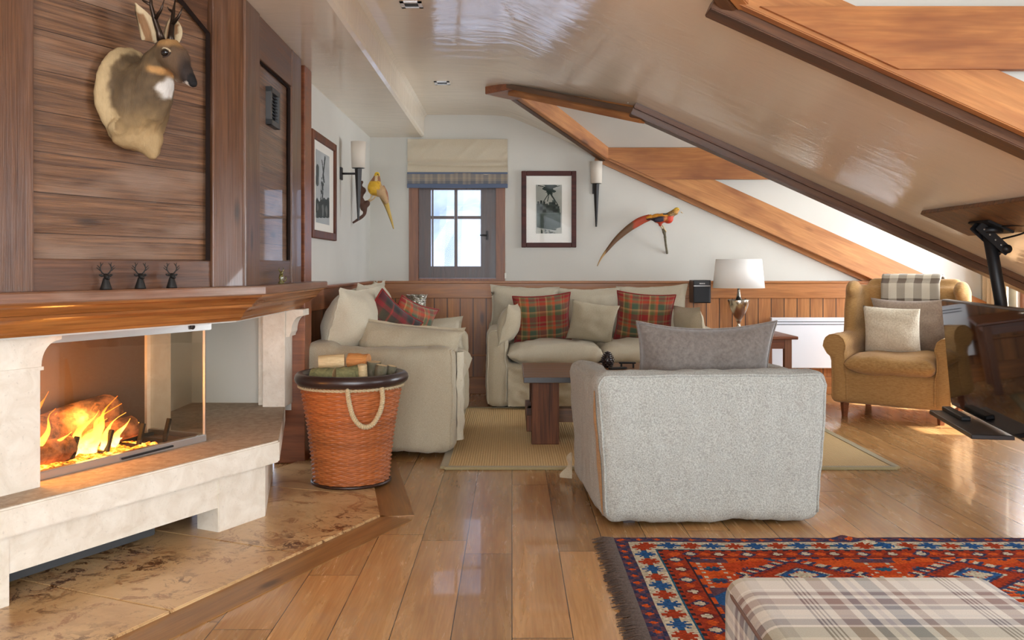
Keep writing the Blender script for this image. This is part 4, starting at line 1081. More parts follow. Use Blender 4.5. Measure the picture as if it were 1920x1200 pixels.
# folded throw over the top of the back
th = MB()
def thf(u, v, o=0):
    x = -.20+.42*u; L = v*.52
    pts = [(.195, .74), (.20, .98), (.245, 1.035), (.36, 1.035), (.43, .99), (.43, .82)]
    tot = v*(len(pts)-1); i = min(int(tot), len(pts)-2); f = tot-i
    y = pts[i][0]*(1-f)+pts[i+1][0]*f; z = pts[i][1]*(1-f)+pts[i+1][1]*f
    return (x+.01*noise.noise(Vector((u*3, v*4, 1))), y-.012+.006*noise.noise(Vector((u*7, v*5, 3)))-(o if v < .4 else 0), z+.006*noise.noise(Vector((u*5, v*5, 8)))+(o if v > .3 else 0))
th.grid(lambda u, v: thf(u, v, .018), 20, 30, True, False, lambda u, v: (u*.46, v*.62)); th.grid(lambda u, v: thf(u, v, 0), 20, 30, True, True, lambda u, v: (u*.46, v*.62))
tho = th.build('throw', M['throw'], None, (2.92, 6.78, 0), (0, 0, R(-37))); tag(tho, 'folded grey and cream checked throw over the wing chair back', 'throw blanket')
bake(tho, [('SOLIDIFY', dict(thickness=.006))])

# ================================================================== TABLES
ct = thing('coffee_table', 'low dark wooden coffee table on the sisal rug', 'coffee table', (.72, 5.92, 0))
m = MB()
for k in range(6): y = -.42+.14*k; m.b2((-.65, y+.001, .40), (.65, y+.139, .436), .003)
m.build('table_top', M['table'], ct)
for sx in (-1, 1):
    for sy in (-1, 1):
        m = MB(); m.b2((sx*.60, sy*.34, .012), (sx*.43, sy*.24, .40), .004)
        m.build('leg', M['table_v'], ct)
    MB().b2((sx*.59-.06 if sx > 0 else -.63, -.33, .09), (sx*.59+.04 if sx > 0 else -.53, .33, .19), .003).build('end_rail', M['table_v'], ct)
MB().b2((-.62, -.05, .10), (.62, .05, .19), .003).build('stretcher', M['table'], ct)
# pine cone
pc = thing('pine_cone', 'dark pine cone standing on the coffee table', 'pine cone', (.635, 6.02, .436))
m = MB(); m.lathe([(.012, 0), (.03, .02), (.032, .05), (.022, .085), (.006, .11)], (0, 0, 0), 12)
for r_ in range(9):
    zz = .008+r_*.0115; rr = .036*sin(pi*min(.92, .22+r_*.085))+.004; n = 9
    for k in range(n):
        a = 2*pi*(k+.5*(r_ % 2))/n; m.box((rr*cos(a), rr*sin(a), zz), (.014, .013, .006), .002, (0, R(-30), a))
m.build('scales', M['leather'], pc)
rc = thing('phone_stand', 'small black gadget resting on the coffee table beside the pine cone', 'gadget', (.765, 6.02, .436))
m = MB(); m.b2((-.055, -.02, .028), (.055, .02, .038), .003); m.b2((-.045, -.015, 0), (-.035, .015, .03)); m.b2((.035, -.015, 0), (.045, .015, .03)); m.build('body', M['black'], rc)
rc = MB().b2((-.07, -.02, 0), (.05, .02, .014), .004).build('remote_control', M['iron'], None, (.70, 5.93, .437), (0, 0, R(20))); tag(rc, 'grey remote control lying flat on the coffee table', 'remote control')

# side table with lamp
st = thing('side_table', 'reddish wooden side table carrying the urn lamp', 'side table', (1.90, 7.45, 0))
m = MB(); m.b2((-.34, -.33, .535), (.35, .33, .56), .006); m.build('table_top', M['side_wood'], st)
m = MB(); m.b2((-.29, -.29, .46), (.29, -.27, .535)).b2((-.29, .27, .46), (.29, .29, .535)).b2((-.29, -.29, .46), (-.27, .29, .535)).b2((.27, -.29, .46), (.29, .29, .535)); m.build('apron', M['side_wood'], st)
for x in (-.28, .28):
    for y in (-.27, .27): MB().b2((x-.028, y-.028, 0), (x+.028, y+.028, .535), .003).build('leg', M['casing'], st)
lp = thing('table_lamp', 'silver urn table lamp with a white drum shade', 'table lamp', (1.855, 7.42, .56))
m = MB()
prof = [(0, 0), (.068, 0), (.070, .012), (.055, .018), (.050, .028), (.022, .048), (.013, .075), (.014, .095), (.022, .103), (.020, .112), (.040, .145), (.064, .190), (.080, .235), (.090, .275), (.088, .280), (.070, .268), (.045, .262), (.028, .275), (.016, .310), (.010, .36), (.008, .40), (0, .40)]
m.lathe(prof, (0, 0, 0), 36); m.build('base', M['silver'], lp)
m = MB()
def shf(r0, r1, z0, z1, mb, th=.004, seg=48):
    mb.lathe([(r0, z0), (r1, z1), (r1-th, z1), (r0-th, z0), (r0, z0)], (0, 0, 0), seg)
shf(.208, .184, .375, .61, m); m.build('lamp_shade', M['shade'], lp)
m = MB(); m.tube([(0, 0, .38), (0, 0, .60)], .004); m.tube([(-.185, 0, .595), (.185, 0, .595)], .002); m.build('harp', M['bronze'], lp)
# corner table and vase
tt = thing('corner_table', 'small round wooden table in the corner mostly hidden by the left sofa', 'side table', (-.78, 7.42, 0))
m = MB(); m.lathe([(0, .50), (.24, .50), (.245, .51), (.245, .525), (.24, .535), (0, .535)], (0, 0, 0), 36); m.build('table_top', M['side_wood'], tt)
m = MB(); m.lathe([(.16, 0), (.15, .03), (.03, .05), (.025, .5)], (0, 0, 0), 24); m.build('pedestal', M['side_wood'], tt)
m = MB(); m.lathe([(0, 0), (.055, 0), (.060, .01), (.062, .05), (.068, .2), (.074, .30), (.083, .338), (.086, .345), (.080, .345), (.072, .32), (.062, .2), (.055, .03), (0, .03)], (0, 0, 0), 40)
vz = m.build('vase', M['crackle'], None, (-.775, 7.40, .535)); wrinkle(vz, .006, 12, (1.6, 1.6, .5), 2); tag(vz, 'crackled mercury glass vase in the corner behind the left sofa', 'vase')
tcl = bpy.data.materials.new; 

# radiator and speaker
rd_ = thing('radiator', 'flat white electric panel radiator on the wooden wainscot', 'radiator', (2.70, 7.86, .233))
m = MB(); m.b2((-.46, -.035, 0), (.46, .02, .434), .006); m.build('panel', M['white_metal'], rd_)
m = MB()
for z in (.375, .398): m.b2((-.42, -.038, z), (.42, -.034, z+.006))
m.build('grille_slots', M['dark_grey'], rd_)
m = MB(); m.b2((-.46, -.04, .425), (.46, .02, .436), .002); m.build('top_trim', M['white_metal'], rd_)
sp_ = thing('speaker', 'small black loudspeaker on the wainscot left of the urn lamp', 'loudspeaker', (1.615, 7.76, .80))
m = MB(); m.b2((-.075, -.06, 0), (.075, .12, .195), .006); m.build('cabinet', M['tvbezel'], sp_)
m = MB(); m.b2((-.068, -.066, .006), (.060, -.058, .138), .002); m.build('speaker_grille', M['black'], sp_)
m = MB(); m.b2((-.072, -.064, .143), (.068, -.059, .149)); m.build('accent_strip', M['steel'], sp_)
m = MB(); m.b2((-.02, .1, .06), (.02, .16, .12)); m.build('bracket', M['black'], sp_)
m = MB()   # small maker's mark on the speaker
for k in range(4): m.b2((-.022+k*.012, -.0655, .162), (-.014+k*.012, -.0635, .170))
MB().b2((-.068, -.064, .15), (.06, -.059, .19)).build('top_panel', M['dark_grey'], sp_); m.build('badge', M['steel'], sp_)

# ottoman
OT = thing('footstool', 'large plaid upholstered footstool standing on the oriental rug', 'footstool', (.785, 1.55, .012))
b_ = bmesh.new(); bmesh.ops.create_cube(b_, size=1)
for v in b_.verts: v.co = Vector((v.co.x*.61, v.co.y*1.06, v.co.z*.33+.225))
bmesh.ops.bevel(b_, geom=b_.edges[:], offset=.045, segments=6, affect='EDGES', profile=.5)
for v in b_.verts:
    if v.co.z > .35: v.co.z += .012*(1-(v.co.x/.305)**2)*(1-(v.co.y/.53)**2)
m = MB(); m.bm(b_, True); o = m.build('upholstery', M['ottoman'], OT)
l = o.data.uv_layers.new(name='UVMap')
for p in o.data.polygons:
    n = p.normal
    for li in p.loop_indices:
        c = o.data.vertices[o.data.loops[li].vertex_index].co
        if abs(n.z) > .6: uv = (c.x, c.y)
        elif abs(n.x) > abs(n.y): uv = (c.x+(-(.39-c.z) if c.x < 0 else (.39-c.z)), c.y)
        else: uv = (c.x, c.y+(.39-c.z if c.y > 0 else c.z-.39))
        l.data[li].uv = (uv[0]+10.04, uv[1]+10.11)
e = []
for k in range(40):
    a = k/40*4; s = int(a); f = a-s; r_ = .02
    cx, cy = [(-.305, -.53), (.305, -.53), (.305, .53), (-.305, .53)][s]; dx, dy = [(.305, -.53), (.305, .53), (-.305, .53), (-.305, -.53)][s]
    x, y = cx*(1-f)+dx*f, cy*(1-f)+dy*f
    ok, l_, n_, _ = o.closest_point_on_mesh(Vector((x*1.02, y*1.02, .368))); e.append(l_+n_*.001)
MB().tube(e, .004, 6, closed=True).build('piping', plain('brown_piping', (110, 84, 76), .9), OT)
for x in (-.26, .26):
    for y in (-.48, .48): MB().lathe([(.018, 0), (.028, .065)], (x, y, 0), 12).build('leg', M['side_wood'], OT)

# ================================================================== BASKET WITH FIREWOOD
bk_ = thing('log_basket', 'tall round orange wicker log basket with brown leather rim', 'basket', (-.82, 4.63, .012))
m = MB(); NT_ = 34; NR = 50
def wick(u, v, inner=False):
    z = .52*v; base = .190+.072*v-.010*sin(pi*v)
    th = 2*pi*u; row = v*NR
    w_ = sin(th*NT_/2+pi*(int(row) % 2)); prof_ = abs(sin(pi*(row % 1)))**.6
    r = base+.0055*w_*prof_+.0045*prof_-.004-(.012 if inner else 0)
    if v < .03: r *= .985+.5*v
    return (r*cos(th), r*sin(th), z)
nu, nv = NT_*7, NR*5
vs = []; fs = []; cs = []
rc_ = random.Random(2); rowc = [rc_.random() for _ in range(NR+1)]
for j in range(nv+1):
    for i in range(nu): vs.append(wick(i/nu, j/nv))
for j in range(nv):
    for i in range(nu):
        fs.append((j*nu+i, j*nu+(i+1) % nu, (j+1)*nu+(i+1) % nu, (j+1)*nu+i))
        row = int((j+.5)/nv*NR); st_ = int(i/7); k = .8+.3*rowc[row]+.12*noise.noise(Vector((st_*.3, row*.6, 1)))
        c = s2l((190, 108, 54)); cs.append(tuple(min(1, x*k) for x in c))
m.add(vs, fs, None, True, cs); m.build('wicker_body', M['wicker'], bk_)
m = MB(); m.lathe([(.0, .03), (.175, .03), (.245, .51), (.252, .51)], (0, 0, 0), 40); m.build('lining', M['leather'], bk_)
m = MB(); m.tube([(.195*cos(a), .195*sin(a), .008) for a in [2*pi*k/60 for k in range(60)]], .009, 8, closed=True); m.build('base_ring', M['wicker'], bk_)
m = MB(); m.tube([((.258+.003*sin(5*a))*cos(a), (.258+.003*sin(5*a))*sin(a), .530) for a in [2*pi*k/64 for k in range(64)]], .030, 12, closed=True); m.build('leather_rim', M['leather'], bk_)
def rope(pts, r, nm, par, tw=90):
    """two strands twisted round each other"""
    n = len(pts); mb = MB()
    for ph in (0, pi):
        P = []
        for i, p in enumerate(pts):
            d = (pts[min(i+1, n-1)]-pts[max(i-1, 0)]).normalized(); a = Vector((0, 0, 1)) if abs(d.z) < .95 else Vector((1, 0, 0)); x = d.cross(Vector((.3, .8, .52))).normalized(); y = d.cross(x)
            t_ = i*tw/100+ph; P.append(p+(x*cos(t_)+y*sin(t_))*r*.5)
        mb.tube(P, r*.62, 6)
    return mb.build(nm, M['rope'], par)
def lerp_path(pts, n):
    P = [Vector(p) for p in pts]; L = [0]
    for a, b in zip(P, P[1:]): L.append(L[-1]+(b-a).length)
    out = []
    for i in range(n):
        q = L[-1]*i/(n-1); k = 0
        while k < len(L)-2 and L[k+1] < q: k += 1
        f = (q-L[k])/(L[k+1]-L[k]); 
        p0, p1, p2, p3 = P[max(k-1, 0)], P[k], P[k+1], P[min(k+2, len(P)-1)]
        out.append(.5*((2*p1)+(-p0+p2)*f+(2*p0-5*p1+4*p2-p3)*f*f+(-p0+3*p1-3*p2+p3)*f**3))
    return out
rope([Vector((.262*cos(a), .262*sin(a), .492)) for a in [2*pi*k/260 for k in range(261)]], .0075, 'rope_trim', bk_)
def bp(deg, r, z): return (r*cos(R(deg)), r*sin(R(deg)), z)
rope(lerp_path([bp(-84, .268, .50), bp(-82, .290, .44), bp(-78, .292, .37), bp(-70, .290, .325), bp(-60, .290, .33), bp(-52, .292, .39), bp(-49, .290, .45), bp(-47, .268, .50)], 150), .012, 'rope_handle', bk_)
rope(lerp_path([bp(96, .268, .50), bp(98, .290, .42), bp(110, .29, .33), bp(124, .290, .37), bp(130, .268, .50)], 110), .012, 'rope_handle', bk_)
B0 = Vector((-.82, 4.63, .012))
G_ = 'firewood logs in the wicker basket'
log('firewood_log', B0+Vector((-.18, .06, .595)), B0+Vector((-.05, .08, .60)), .040, M['cutwood'], 'pale split log on top at the back left of the basket', group=G_, end=M['cutwood_o'])
log('firewood_log', B0+Vector((-.03, .10, .600)), B0+Vector((.075, .08, .60)), .042, M['cutwood_o'], 'orange log on top at the back middle of the basket', group=G_, end=M['cutwood_o'])
log('firewood_log', B0+Vector((-.19, -.04, .530)), B0+Vector((-.07, -.06, .535)), .050, M['moss_bark'], 'mossy bark log at the front left of the basket', group=G_)
log('firewood_log', B0+Vector((-.06, -.06, .530)), B0+Vector((.05, -.05, .540)), .056, M['moss_bark'], 'mossy bark log at the front middle of the basket', group=G_)
log('firewood_log', B0+Vector((.07, -.03, .30)), B0+Vector((.065, -.06, .60)), .026, M['cutwood'], 'narrow pale log standing upright right of the mossy logs', group=G_, seg=6)
log('firewood_log', B0+Vector((.09, .05, .30)), B0+Vector((.11, .03, .605)), .036, M['bark'], 'dark bark log standing upright in the middle right of the basket', group=G_, seg=8)
log('firewood_log', B0+Vector((.11, -.03, .30)), B0+Vector((.16, -.04, .595)), .030, M['bark'], 'grey split log leaning right in the basket', group=G_, seg=6, end=M['cutwood'])
log('firewood_log', B0+Vector((.14, .04, .30)), B0+Vector((.205, .02, .585)), .024, M['bark'], 'thin grey log leaning against the right side of the basket', group=G_, seg=6, end=M['cutwood'])

# ================================================================== PICTURES, SCONCES
def raster(w, h, nx, ny, fn, nm, par, loc=(0, 0, 0)):
    """flat print in the XZ plane facing -y, painted cell by cell"""
    m = MB(); vs = [(-w/2+w*i/nx, 0, h*j/ny) for j in range(ny+1) for i in range(nx+1)]; fs = []; cs = []
    for j in range(ny):
        for i in range(nx):
            a = j*(nx+1)+i; fs.append((a, a+1, a+nx+2, a+nx+1)); cs.append(s2l(fn((i+.5)/nx, (j+.5)/ny)))
    m.add(vs, fs, None, False, cs); return m.build(nm, M['vcol'], par, loc)
def frame(t_, w, h, fw, mat, mat2=None):
    m = MB()
    for a, b, c, d in ((-w/2+fw, w/2-fw, 0, fw), (-w/2+fw, w/2-fw, h-fw, h)): m.b2((a, -.028, c), (b, 0, d), .005)
    for a, b in ((-w/2, -w/2+fw), (w/2-fw, w/2)): m.b2((a, -.028, 0), (b, 0, h), .005)
    m.build('frame', mat, t_)
    MB().b2((-w/2+fw*.8, -.012, fw*.8), (w/2-fw*.8, -.004, h-fw*.8)).build('mount', M['white_paper'], t_)
def seg(x, y, x0, y0, x1, y1, r):
    dx, dy = x1-x0, y1-y0; t_ = max(0, min(1, ((x-x0)*dx+(y-y0)*dy)/(dx*dx+dy*dy))); return math.hypot(x-x0-dx*t_, y-y0-dy*t_) < r
def cabin(u, v):
    x, y = u*.54, v     # aspect
    g = 168+int(12*noise.noise(Vector((x*6, y*6, 1)))); c = (g, g, g-10)
    D = (52, 62, 58)
    if v > .84 and abs(x-.28-.04*sin(v*60)) < .12-.9*(.94-v)**1.0*.3: return D
    if seg(x, y, .05, .985, .2, .95, .008) or seg(x, y, .33, .93, .5, .98, .006): return D
    for q_ in ((.28, .84, .16, .66), (.28, .84, .24, .66), (.28, .84, .40, .66), (.30, .84, .46, .58)):
        if seg(x, y, *q_, .009): return D
    if seg(x, y, .25, .82, .33, .82, .02): return D
    if v < .43 and v > .10+.05*abs(u-.5)*2-.02 and .03 < u < .95: 
        k = 74+int(14*noise.noise(Vector((x*10, y*10, 2))))+(10 if v > .40 else 0); return (k, k+12, k+6)
    if .42 < v < .70:
        for cx, tp, r_ in ((.05, .66, .03), (.11, .68, .028), (.17, .66, .035), (.23, .62, .035), (.30, .64, .045), (.37, .69, .04), (.43, .60, .035), (.47, .56, .03)):
            if abs(x-cx) < r_*(.7 if v > tp-.05 else 1) and v < tp:
                k = 60+int(50*noise.noise(Vector((cx*30, v*14, 3)))) ; return (max(30, k), max(36, k+8), max(34, k+4))
    if v < .10:
        return D if noise.noise(Vector((x*22, y*30, 6))) > .05 and .2 < u < .8 else (178, 178, 166)
    return c
pf_ = thing('framed_picture', 'mahogany framed photograph of people in a cable car on the back wall', 'picture', (.322, YB, 1.277))
frame(pf_, .478, .667, .042, M['frame_red'])
raster(.226, .425, 62, 112, cabin, 'print', pf_, (.0, -.0135, .122))
MB().b2((-.20, -.019, .04), (.20, -.018, .627)).build('glass_pane', M['pane'], pf_)
def skier(u, v):
    g = 190+int(14*noise.noise(Vector((u*3, v*5, 1)))); c = (g-4, g, g)
    D = (78, 84, 84)
    if v < .30+.10*u+.05*noise.noise(Vector((u*6, 0, 0))) and v > .06+.05*u: return D if noise.noise(Vector((u*7, v*7, 2))) > -.25 else (120, 124, 124)
    if seg(u*.5, v, .20, .32, .24, .62, .05): return D if noise.noise(Vector((u*14, v*14, 4))) > -.15 else c
    if seg(u*.5, v, .24, .62, .33, .95, .022) or seg(u*.5, v, .30, .6, .22, .88, .016): return D
    if seg(u*.5, v, .05, .55, .06, .75, .05): return (96, 102, 102)
    return c
p2_ = thing('framed_picture', 'walnut framed grey photograph hanging on the left wall beside the chimney', 'picture', (XL, 5.90, 1.285), R(90))
frame(p2_, .76, .665, .05, M['frame_brown'])
raster(.42, .46, 60, 80, skier, 'print', p2_, (-.02, -.0135, .10))
MB().b2((-.34, -.019, .045), (.34, -.018, .62)).build('glass_pane', M['pane'], p2_)

def sconce(lab, loc, rz, reach):
    t_ = thing('wall_sconce', lab, 'wall light', loc, rz)
    m = MB(); m.b2((-.028, -.014, .29), (.028, 0, .38), .002); m.build('wall_plate', M['bronze'], t_)
    MB().tube([(0, -.01, .335), (0, -reach, .335)], .008, 8).build('arm', M['bronze'], t_)
    m = MB(); m.lathe([(.007, 0), (.026, .37), (.0, .372)], (0, -reach, 0), 4, False); m.build('stem', M['bronze'], t_)
    m = MB(); m.lathe([(.048, .375), (.054, .565), (.051, .565), (.045, .375), (.048, .375)], (0, -reach, 0), 28); m.build('lamp_shade', M['shade2'], t_)
    m = MB(); m.lathe([(0, .372), (.046, .374), (0, .376)], (0, -reach, 0), 20); m.build('shade_base', M['bronze'], t_)
sconce('torch shaped wall light on the back wall right of the cable car picture', (.730, YB, 1.455), 0, .07)
sconce('torch shaped wall light on the left wall beside the yellow bird', (XL, 6.55, 1.445), R(90), .13)

# roman blind
rb = thing('roman_blind', 'cream roman blind with blue plaid hem over the small window', 'blind', (-.472, 7.885, 1.79))
def bl_(u, v, o=0):
    x = -.433+.866*u; z = .125+.30*v
    d = .012*(1+sin(v*2*pi*1.5+.6))*(1-.3*v)+.010*noise.noise(Vector((u*3+v*2, v*3-u*2, 1)))+.012*max(0, noise.noise(Vector(((u*.87-v*.35)*13, 0, 2))))*(1 if v > .45 else .3)
    if v < .34: d -= .016*max(0, 1-abs(v-.30)/.06)
    elif v < .46: d += .022*(1-(v-.34)/.12)
    return (x, -.02-d-o, z-.012*sin(pi*u)*(1-v)-.02*u*(1-v))
m = MB(); m.grid(lambda u, v: bl_(u, v), 60, 34); m.grid(lambda u, v: (-.433+.866*u, .02, .125+.30*v), 2, 2, False, True); m.b2((-.433, -.02, .125), (-.430, .03, .425)); m.b2((.430, -.02, .125), (.433, .03, .425)); m.b2((-.433, -.02, .423), (.433, .03, .427)); m.build('fabric', M['blind'], rb)
m = MB(); m.grid(lambda u, v: (-.434+.868*u, -.052-.006*noise.noise(Vector((u*4, v*3, 6)))+.004*sin(u*9), .205-.06*(0)-.075*(0)+(-.10+.10*v)+.0*u), 40, 10, True, False, lambda u, v: (u*.87, v*.1))
m.grid(lambda u, v: (-.434+.868*u, -.046, .105+.10*v), 40, 4, True, True, lambda u, v: (u*.87, v*.1))
m.build('plaid_hem', M['blind_plaid'], rb, (0, 0, -.075))
m = MB(); m.box((0, -.048, .018), (.870, .018, .036), .004); m.build('bottom_band', M['blue_band'], rb)
m = MB(); m.box((-.0, -.045, .128), (.868, .02, .016), .003); m.build('upper_band', M['blue_band'], rb)
m = MB(); m.tube([(.415, -.02, .1), (.418, -.02, -.3), (.415, -.02, -.78)], .0025, 6); m.box((.415, -.02, -.76), (.016, .012, .05), .004); m.build('cord', M['white_paper'], rb)

# curtains in the far dormer
for k, (y0, y1, lab) in enumerate(((7.52, 7.88, 'beige curtain drawn back at the far side of the dormer window'), (5.52, 5.70, 'beige curtain at the near side of the far dormer window'))):
    m = MB(); f = lambda u, v, o=0: (4.10+.022*sin(u*2*pi*5)+o, y0+(y1-y0)*u, .45+1.5*v)
    m.grid(lambda u, v: f(u, v), 60, 4); m.grid(lambda u, v: f(u, v, .006), 60, 4, True, True)
    tag(m.build('curtain', M['curtain']), lab, 'curtain')

# ================================================================== ANIMALS
# mounted roe deer head
dr_ = FA-FD*.602+FN*.005
dt = thing('mounted_deer_head', 'stuffed roe deer head and shoulders on the wooden chimney breast', 'mounted animal', (dr_.x, dr_.y, 1.70), math.atan2(FD.y, FD.x))
m = MB()
m.ball((-.01, -.030, .02), (.155, .045, .185)); m.ball((0, -.07, -.01), (.12, .085, .15)); m.ball((0, -.10, .03), (.085, .085, .12))
m.tube([(0, -.07, -.02), (0, -.11, .04), (0, -.145, .10), (0, -.172, .15), (0, -.190, .172)], [.10, .088, .066, .054, .046], 18)
m.tube([(0, -.180, .172), (0, -.208, .165), (0, -.24, .137), (0, -.272, .100), (0, -.300, .068), (0, -.318, .052)], [.050, .056, .050, .035, .026, .021], 18)
m.ball((0, -.215, .13), (.036, .05, .038)); m.ball((0, -.275, .072), (.024, .045, .022))
m.ball((0, -.320, .048), (.021, .018, .017))
m.ball((.02, -.09, -.12), (.055, .045, .07)); m.ball((.022, -.105, -.165), (.024, .028, .045)); m.ball((.055, -.085, -.16), (.018, .02, .035)); m.ball((-.085, -.07, -.105), (.05, .035, .036)); m.ball((-.02, -.06, -.14), (.09, .045, .035))
for s in (-1, 1): m.ball((s*.034, -.225, .155), (.014, .02, .013))
b = organic(m, 'body', M['fur'], dt, .0075, 4)
def furc(p):
    s_ = -p.y; n_ = noise.noise(p*14)*.5+.5*noise.noise(p*40)
    def mx(a, b, k): k = max(0, min(1, k)); return tuple(x*(1-k)+y*k for x, y in zip(a, b))
    c = mx((120, 98, 70), (82, 66, 48), .5+.9*n_)
    c = mx(c, (168, 138, 94), (-.02-p.z)*9+n_*.6)
    rim = sqrt((p.x/.155)**2+((p.z-.02)/.19)**2)
    if s_ < .085: c = mx(c, (192, 166, 124), (rim-.80+.12*n_)*12)
    c = mx(c, (176, 148, 106), (-.10-p.z+.04*n_)*30)
    th = math.hypot((p.x-.01)/.05, (p.z-.045)/.042)
    if s_ > .125 and p.z < .12: c = mx(c, (222, 216, 208), (1.0-th+.5*n_)*3)
    jaw = abs(p.z-(.102-.25*(s_-.18)))/.016
    if s_ > .15: c = mx(c, (200, 150, 92), (1.1-jaw+.5*n_)*1.6*min(1, max(0, (s_-.155)*40))*(1 if s_ < .25 else 0))
    c = mx(c, (104, 80, 60), (s_-.20)*12)
    if s_ > .2: c = mx(c, (164, 124, 78), (p.z-.172)*60)
    c = mx(c, (52, 42, 38), (s_-.275)*40)
    if s_ > .27 and p.z < .050: c = (214, 204, 194)
    if s_ > .318: c = (24, 22, 24)
    return c
paint(b, furc); wrinkle(b, .0035, 34, (1, 1, .6), 3); wrinkle(b, .006, 12, (1, 1, .7), 8)
for s in (-1, 1):
    m = MB(); m.ball((s*.0475, -.238, .154), (.012, .018, .014), (0, 0, s*.35), 16, 12); m.build('eye', M['gloss'], dt)
    m = MB(); m.tube([(s*(.053-.012*abs(cos(a))), -.238-.020*cos(a), .154+.0155*sin(a)) for a in [2*pi*k/24 for k in range(24)]], .0035, 6, closed=True); e_ = m.build('eyelid', M['fur'], dt); paint(e_, lambda p: (190, 168, 136) if p.z > .154 else (60, 46, 38))
    m = MB()   # ear: leaf-shaped cup
    base = Vector((s*.045, -.175, .205)); tip = Vector((s*.085, -.150, .335)); ax_ = (tip-base)
    def ear(u, v, o=0):
        w_ = .036*sin(pi*min(1, .22+v*.78))**.6*(1-v**7); a = (u*2-1); L = ax_*v
        side = Vector((.85, -.5*s*0-.15, 0)).normalized(); nrm = Vector((0, 1, -.15)).normalized()
        return base+L+side*a*w_+nrm*(-.018*(a*a)*sin(pi*v)+o+.012)
    m.grid(lambda u, v: ear(u, v), 10, 16, True, False); m.grid(lambda u, v: ear(u, v, .004), 10, 16, True, True)
    e = m.build('ear', M['fur'], dt); paint(e, lambda p: (206, 184, 148) if abs((p-base).dot(Vector((.9, 0, 0)))-.34*s*(p.z-.205)) > .016 or p.z > .30 else (150, 112, 78))
    m = MB(); a0 = Vector((s*.022, -.195, .208))
    m.tube([a0, a0+Vector((s*.006, .005, .03)), a0+Vector((s*.018, .012, .07)), a0+Vector((s*.030, .018, .12)), a0+Vector((s*.034, .012, .17))], [.015, .011, .009, .0065, .0015], 8)
    m.tube([a0+Vector((s*.018, .012, .07)), a0+Vector((s*.020, -.020, .10)), a0+Vector((s*.022, -.038, .135))], [.008, .005, .001], 8)
    m.tube([a0+Vector((s*.030, .018, .12)), a0+Vector((s*.036, .045, .135)), a0+Vector((s*.044, .062, .15))], [.006, .004, .001], 8)
    m.build('antler', M['brass_old'], dt)

# three little bronze stag busts and a gilt glass figurine on the mantel
def stag(loc, rz, lab):
    t_ = thing('stag_figurine', lab, 'figurine', loc, rz, 'stag bust figurines on the mantel')
    m = MB(); m.lathe([(.020, 0), (.019, .006), (.014, .022), (.010, .036), (.008, .042)], (0, 0, 0), 14)
    m.ball((0, -.006, .046), (.009, .016, .010), (R(25), 0, 0), 10, 8); m.ball((0, -.020, .040), (.005, .008, .005), None, 8, 6)
    for s in (-1, 1): m.ball((s*.016, .0, .050), (.009, .003, .0045), (0, s*-.3, 0), 8, 6)
    m.build('bust', M['iron'], t_)
    for s in (-1, 1):
        m = MB(); m.tube([(s*.004, 0, .052), (s*.013, .001, .060), (s*.020, 0, .072), (s*.017, 0, .088), (s*.020, 0, .096)], [.0026, .0024, .002, .0016, .001], 6)
        for z, dx in ((.066, .014), (.074, .012), (.082, -.009)): m.tube([(s*.0185, 0, z), (s*(.0185+dx), 0, z+.012)], [.0018, .001], 5)
        m.build('antler', M['iron'], t_)
for s, lab in ((.740, 'dark stag bust figurine, leftmost of three on the mantel'), (.588, 'dark stag bust figurine in the middle of the three on the mantel'), (.438, 'dark stag bust figurine, rightmost of three on the mantel')):
    p = FA-FD*s+FN*.06; stag((p.x, p.y, 1.023), R(48), lab)
gf = thing('glass_figurine', 'small gilt glass animal figurine at the right end of the mantel', 'figurine', (-1.115, 4.38, 1.023), R(30))
m = MB(); m.lathe([(.014, 0), (.014, .006), (.008, .014), (.012, .03), (.009, .045), (0, .05)], (0, 0, 0), 14); m.ball((.0, -.008, .052), (.008, .013, .009), None, 10, 8)
for s in (-1, 1): m.tube([(s*.004, 0, .056), (s*.012, 0, .066), (s*.010, 0, .078)], [.003, .0025, .001], 6)
m.tube([(.012, 0, .01), (.024, 0, .02), (.022, 0, .036)], [.004, .004, .002], 6); m.build('figure', M['glow'], gf)

# golden pheasants
def leaf_tail(pts, widths, thick, mb):
    """flattened tapering tail along pts"""
    P = lerp_path(pts, 28); n = len(P); vs = []; k = 10
    for i, p in enumerate(P):
        f = i/(n-1)*(len(widths)-1); a = min(int(f), len(widths)-2); w_ = widths[a]*(1-(f-a))+widths[a+1]*(f-a)
        d = (P[min(i+1, n-1)]-P[max(i-1, 0)]).normalized(); y = Vector((0, 1, 0)); sd = d.cross(y).normalized()
        for j in range(k): an = 2*pi*j/k; vs.append(p+sd*cos(an)*w_+y*sin(an)*thick*min(1, w_/.01))
    fs = [(i*k+j, i*k+(j+1) % k, (i+1)*k+(j+1) % k, (i+1)*k+j) for i in range(n-1) for j in range(k)]+[tuple(range(k))[::-1], tuple((n-1)*k+j for j in range(k))]
    mb.add(vs, fs, None, True)
sc = .00456
def rp(x, y, dy=0): return Vector(((x-1240)*sc, dy, (410-y)*sc))
rbird = thing('mounted_pheasant', 'stuffed red and gold pheasant with long tail on the back wall', 'mounted bird', (1.282, 7.76, 1.51))
m = MB(); m.ball(rp(1240, 407), (.078, .042, .042), (0, R(-12), 0)); m.ball(rp(1252, 408), (.045, .04, .042)); m.ball(rp(1229, 405), (.055, .032, .03), (0, R(-14), 0))
m.tube([rp(1254, 403), rp(1260, 398), rp(1267, 392)], [.036, .028, .022], 12); m.ball(rp(1268, 391), (.026, .021, .022)); m.ball(rp(1264, 397), (.030, .027, .022)); m.tube([rp(1221, 404), rp(1210, 408)], [.024, .018], 10)
m.ball(rp(1237, 418), (.016, .014, .02))
b = organic(m, 'body', M['feather'], rbird, .006, 3)
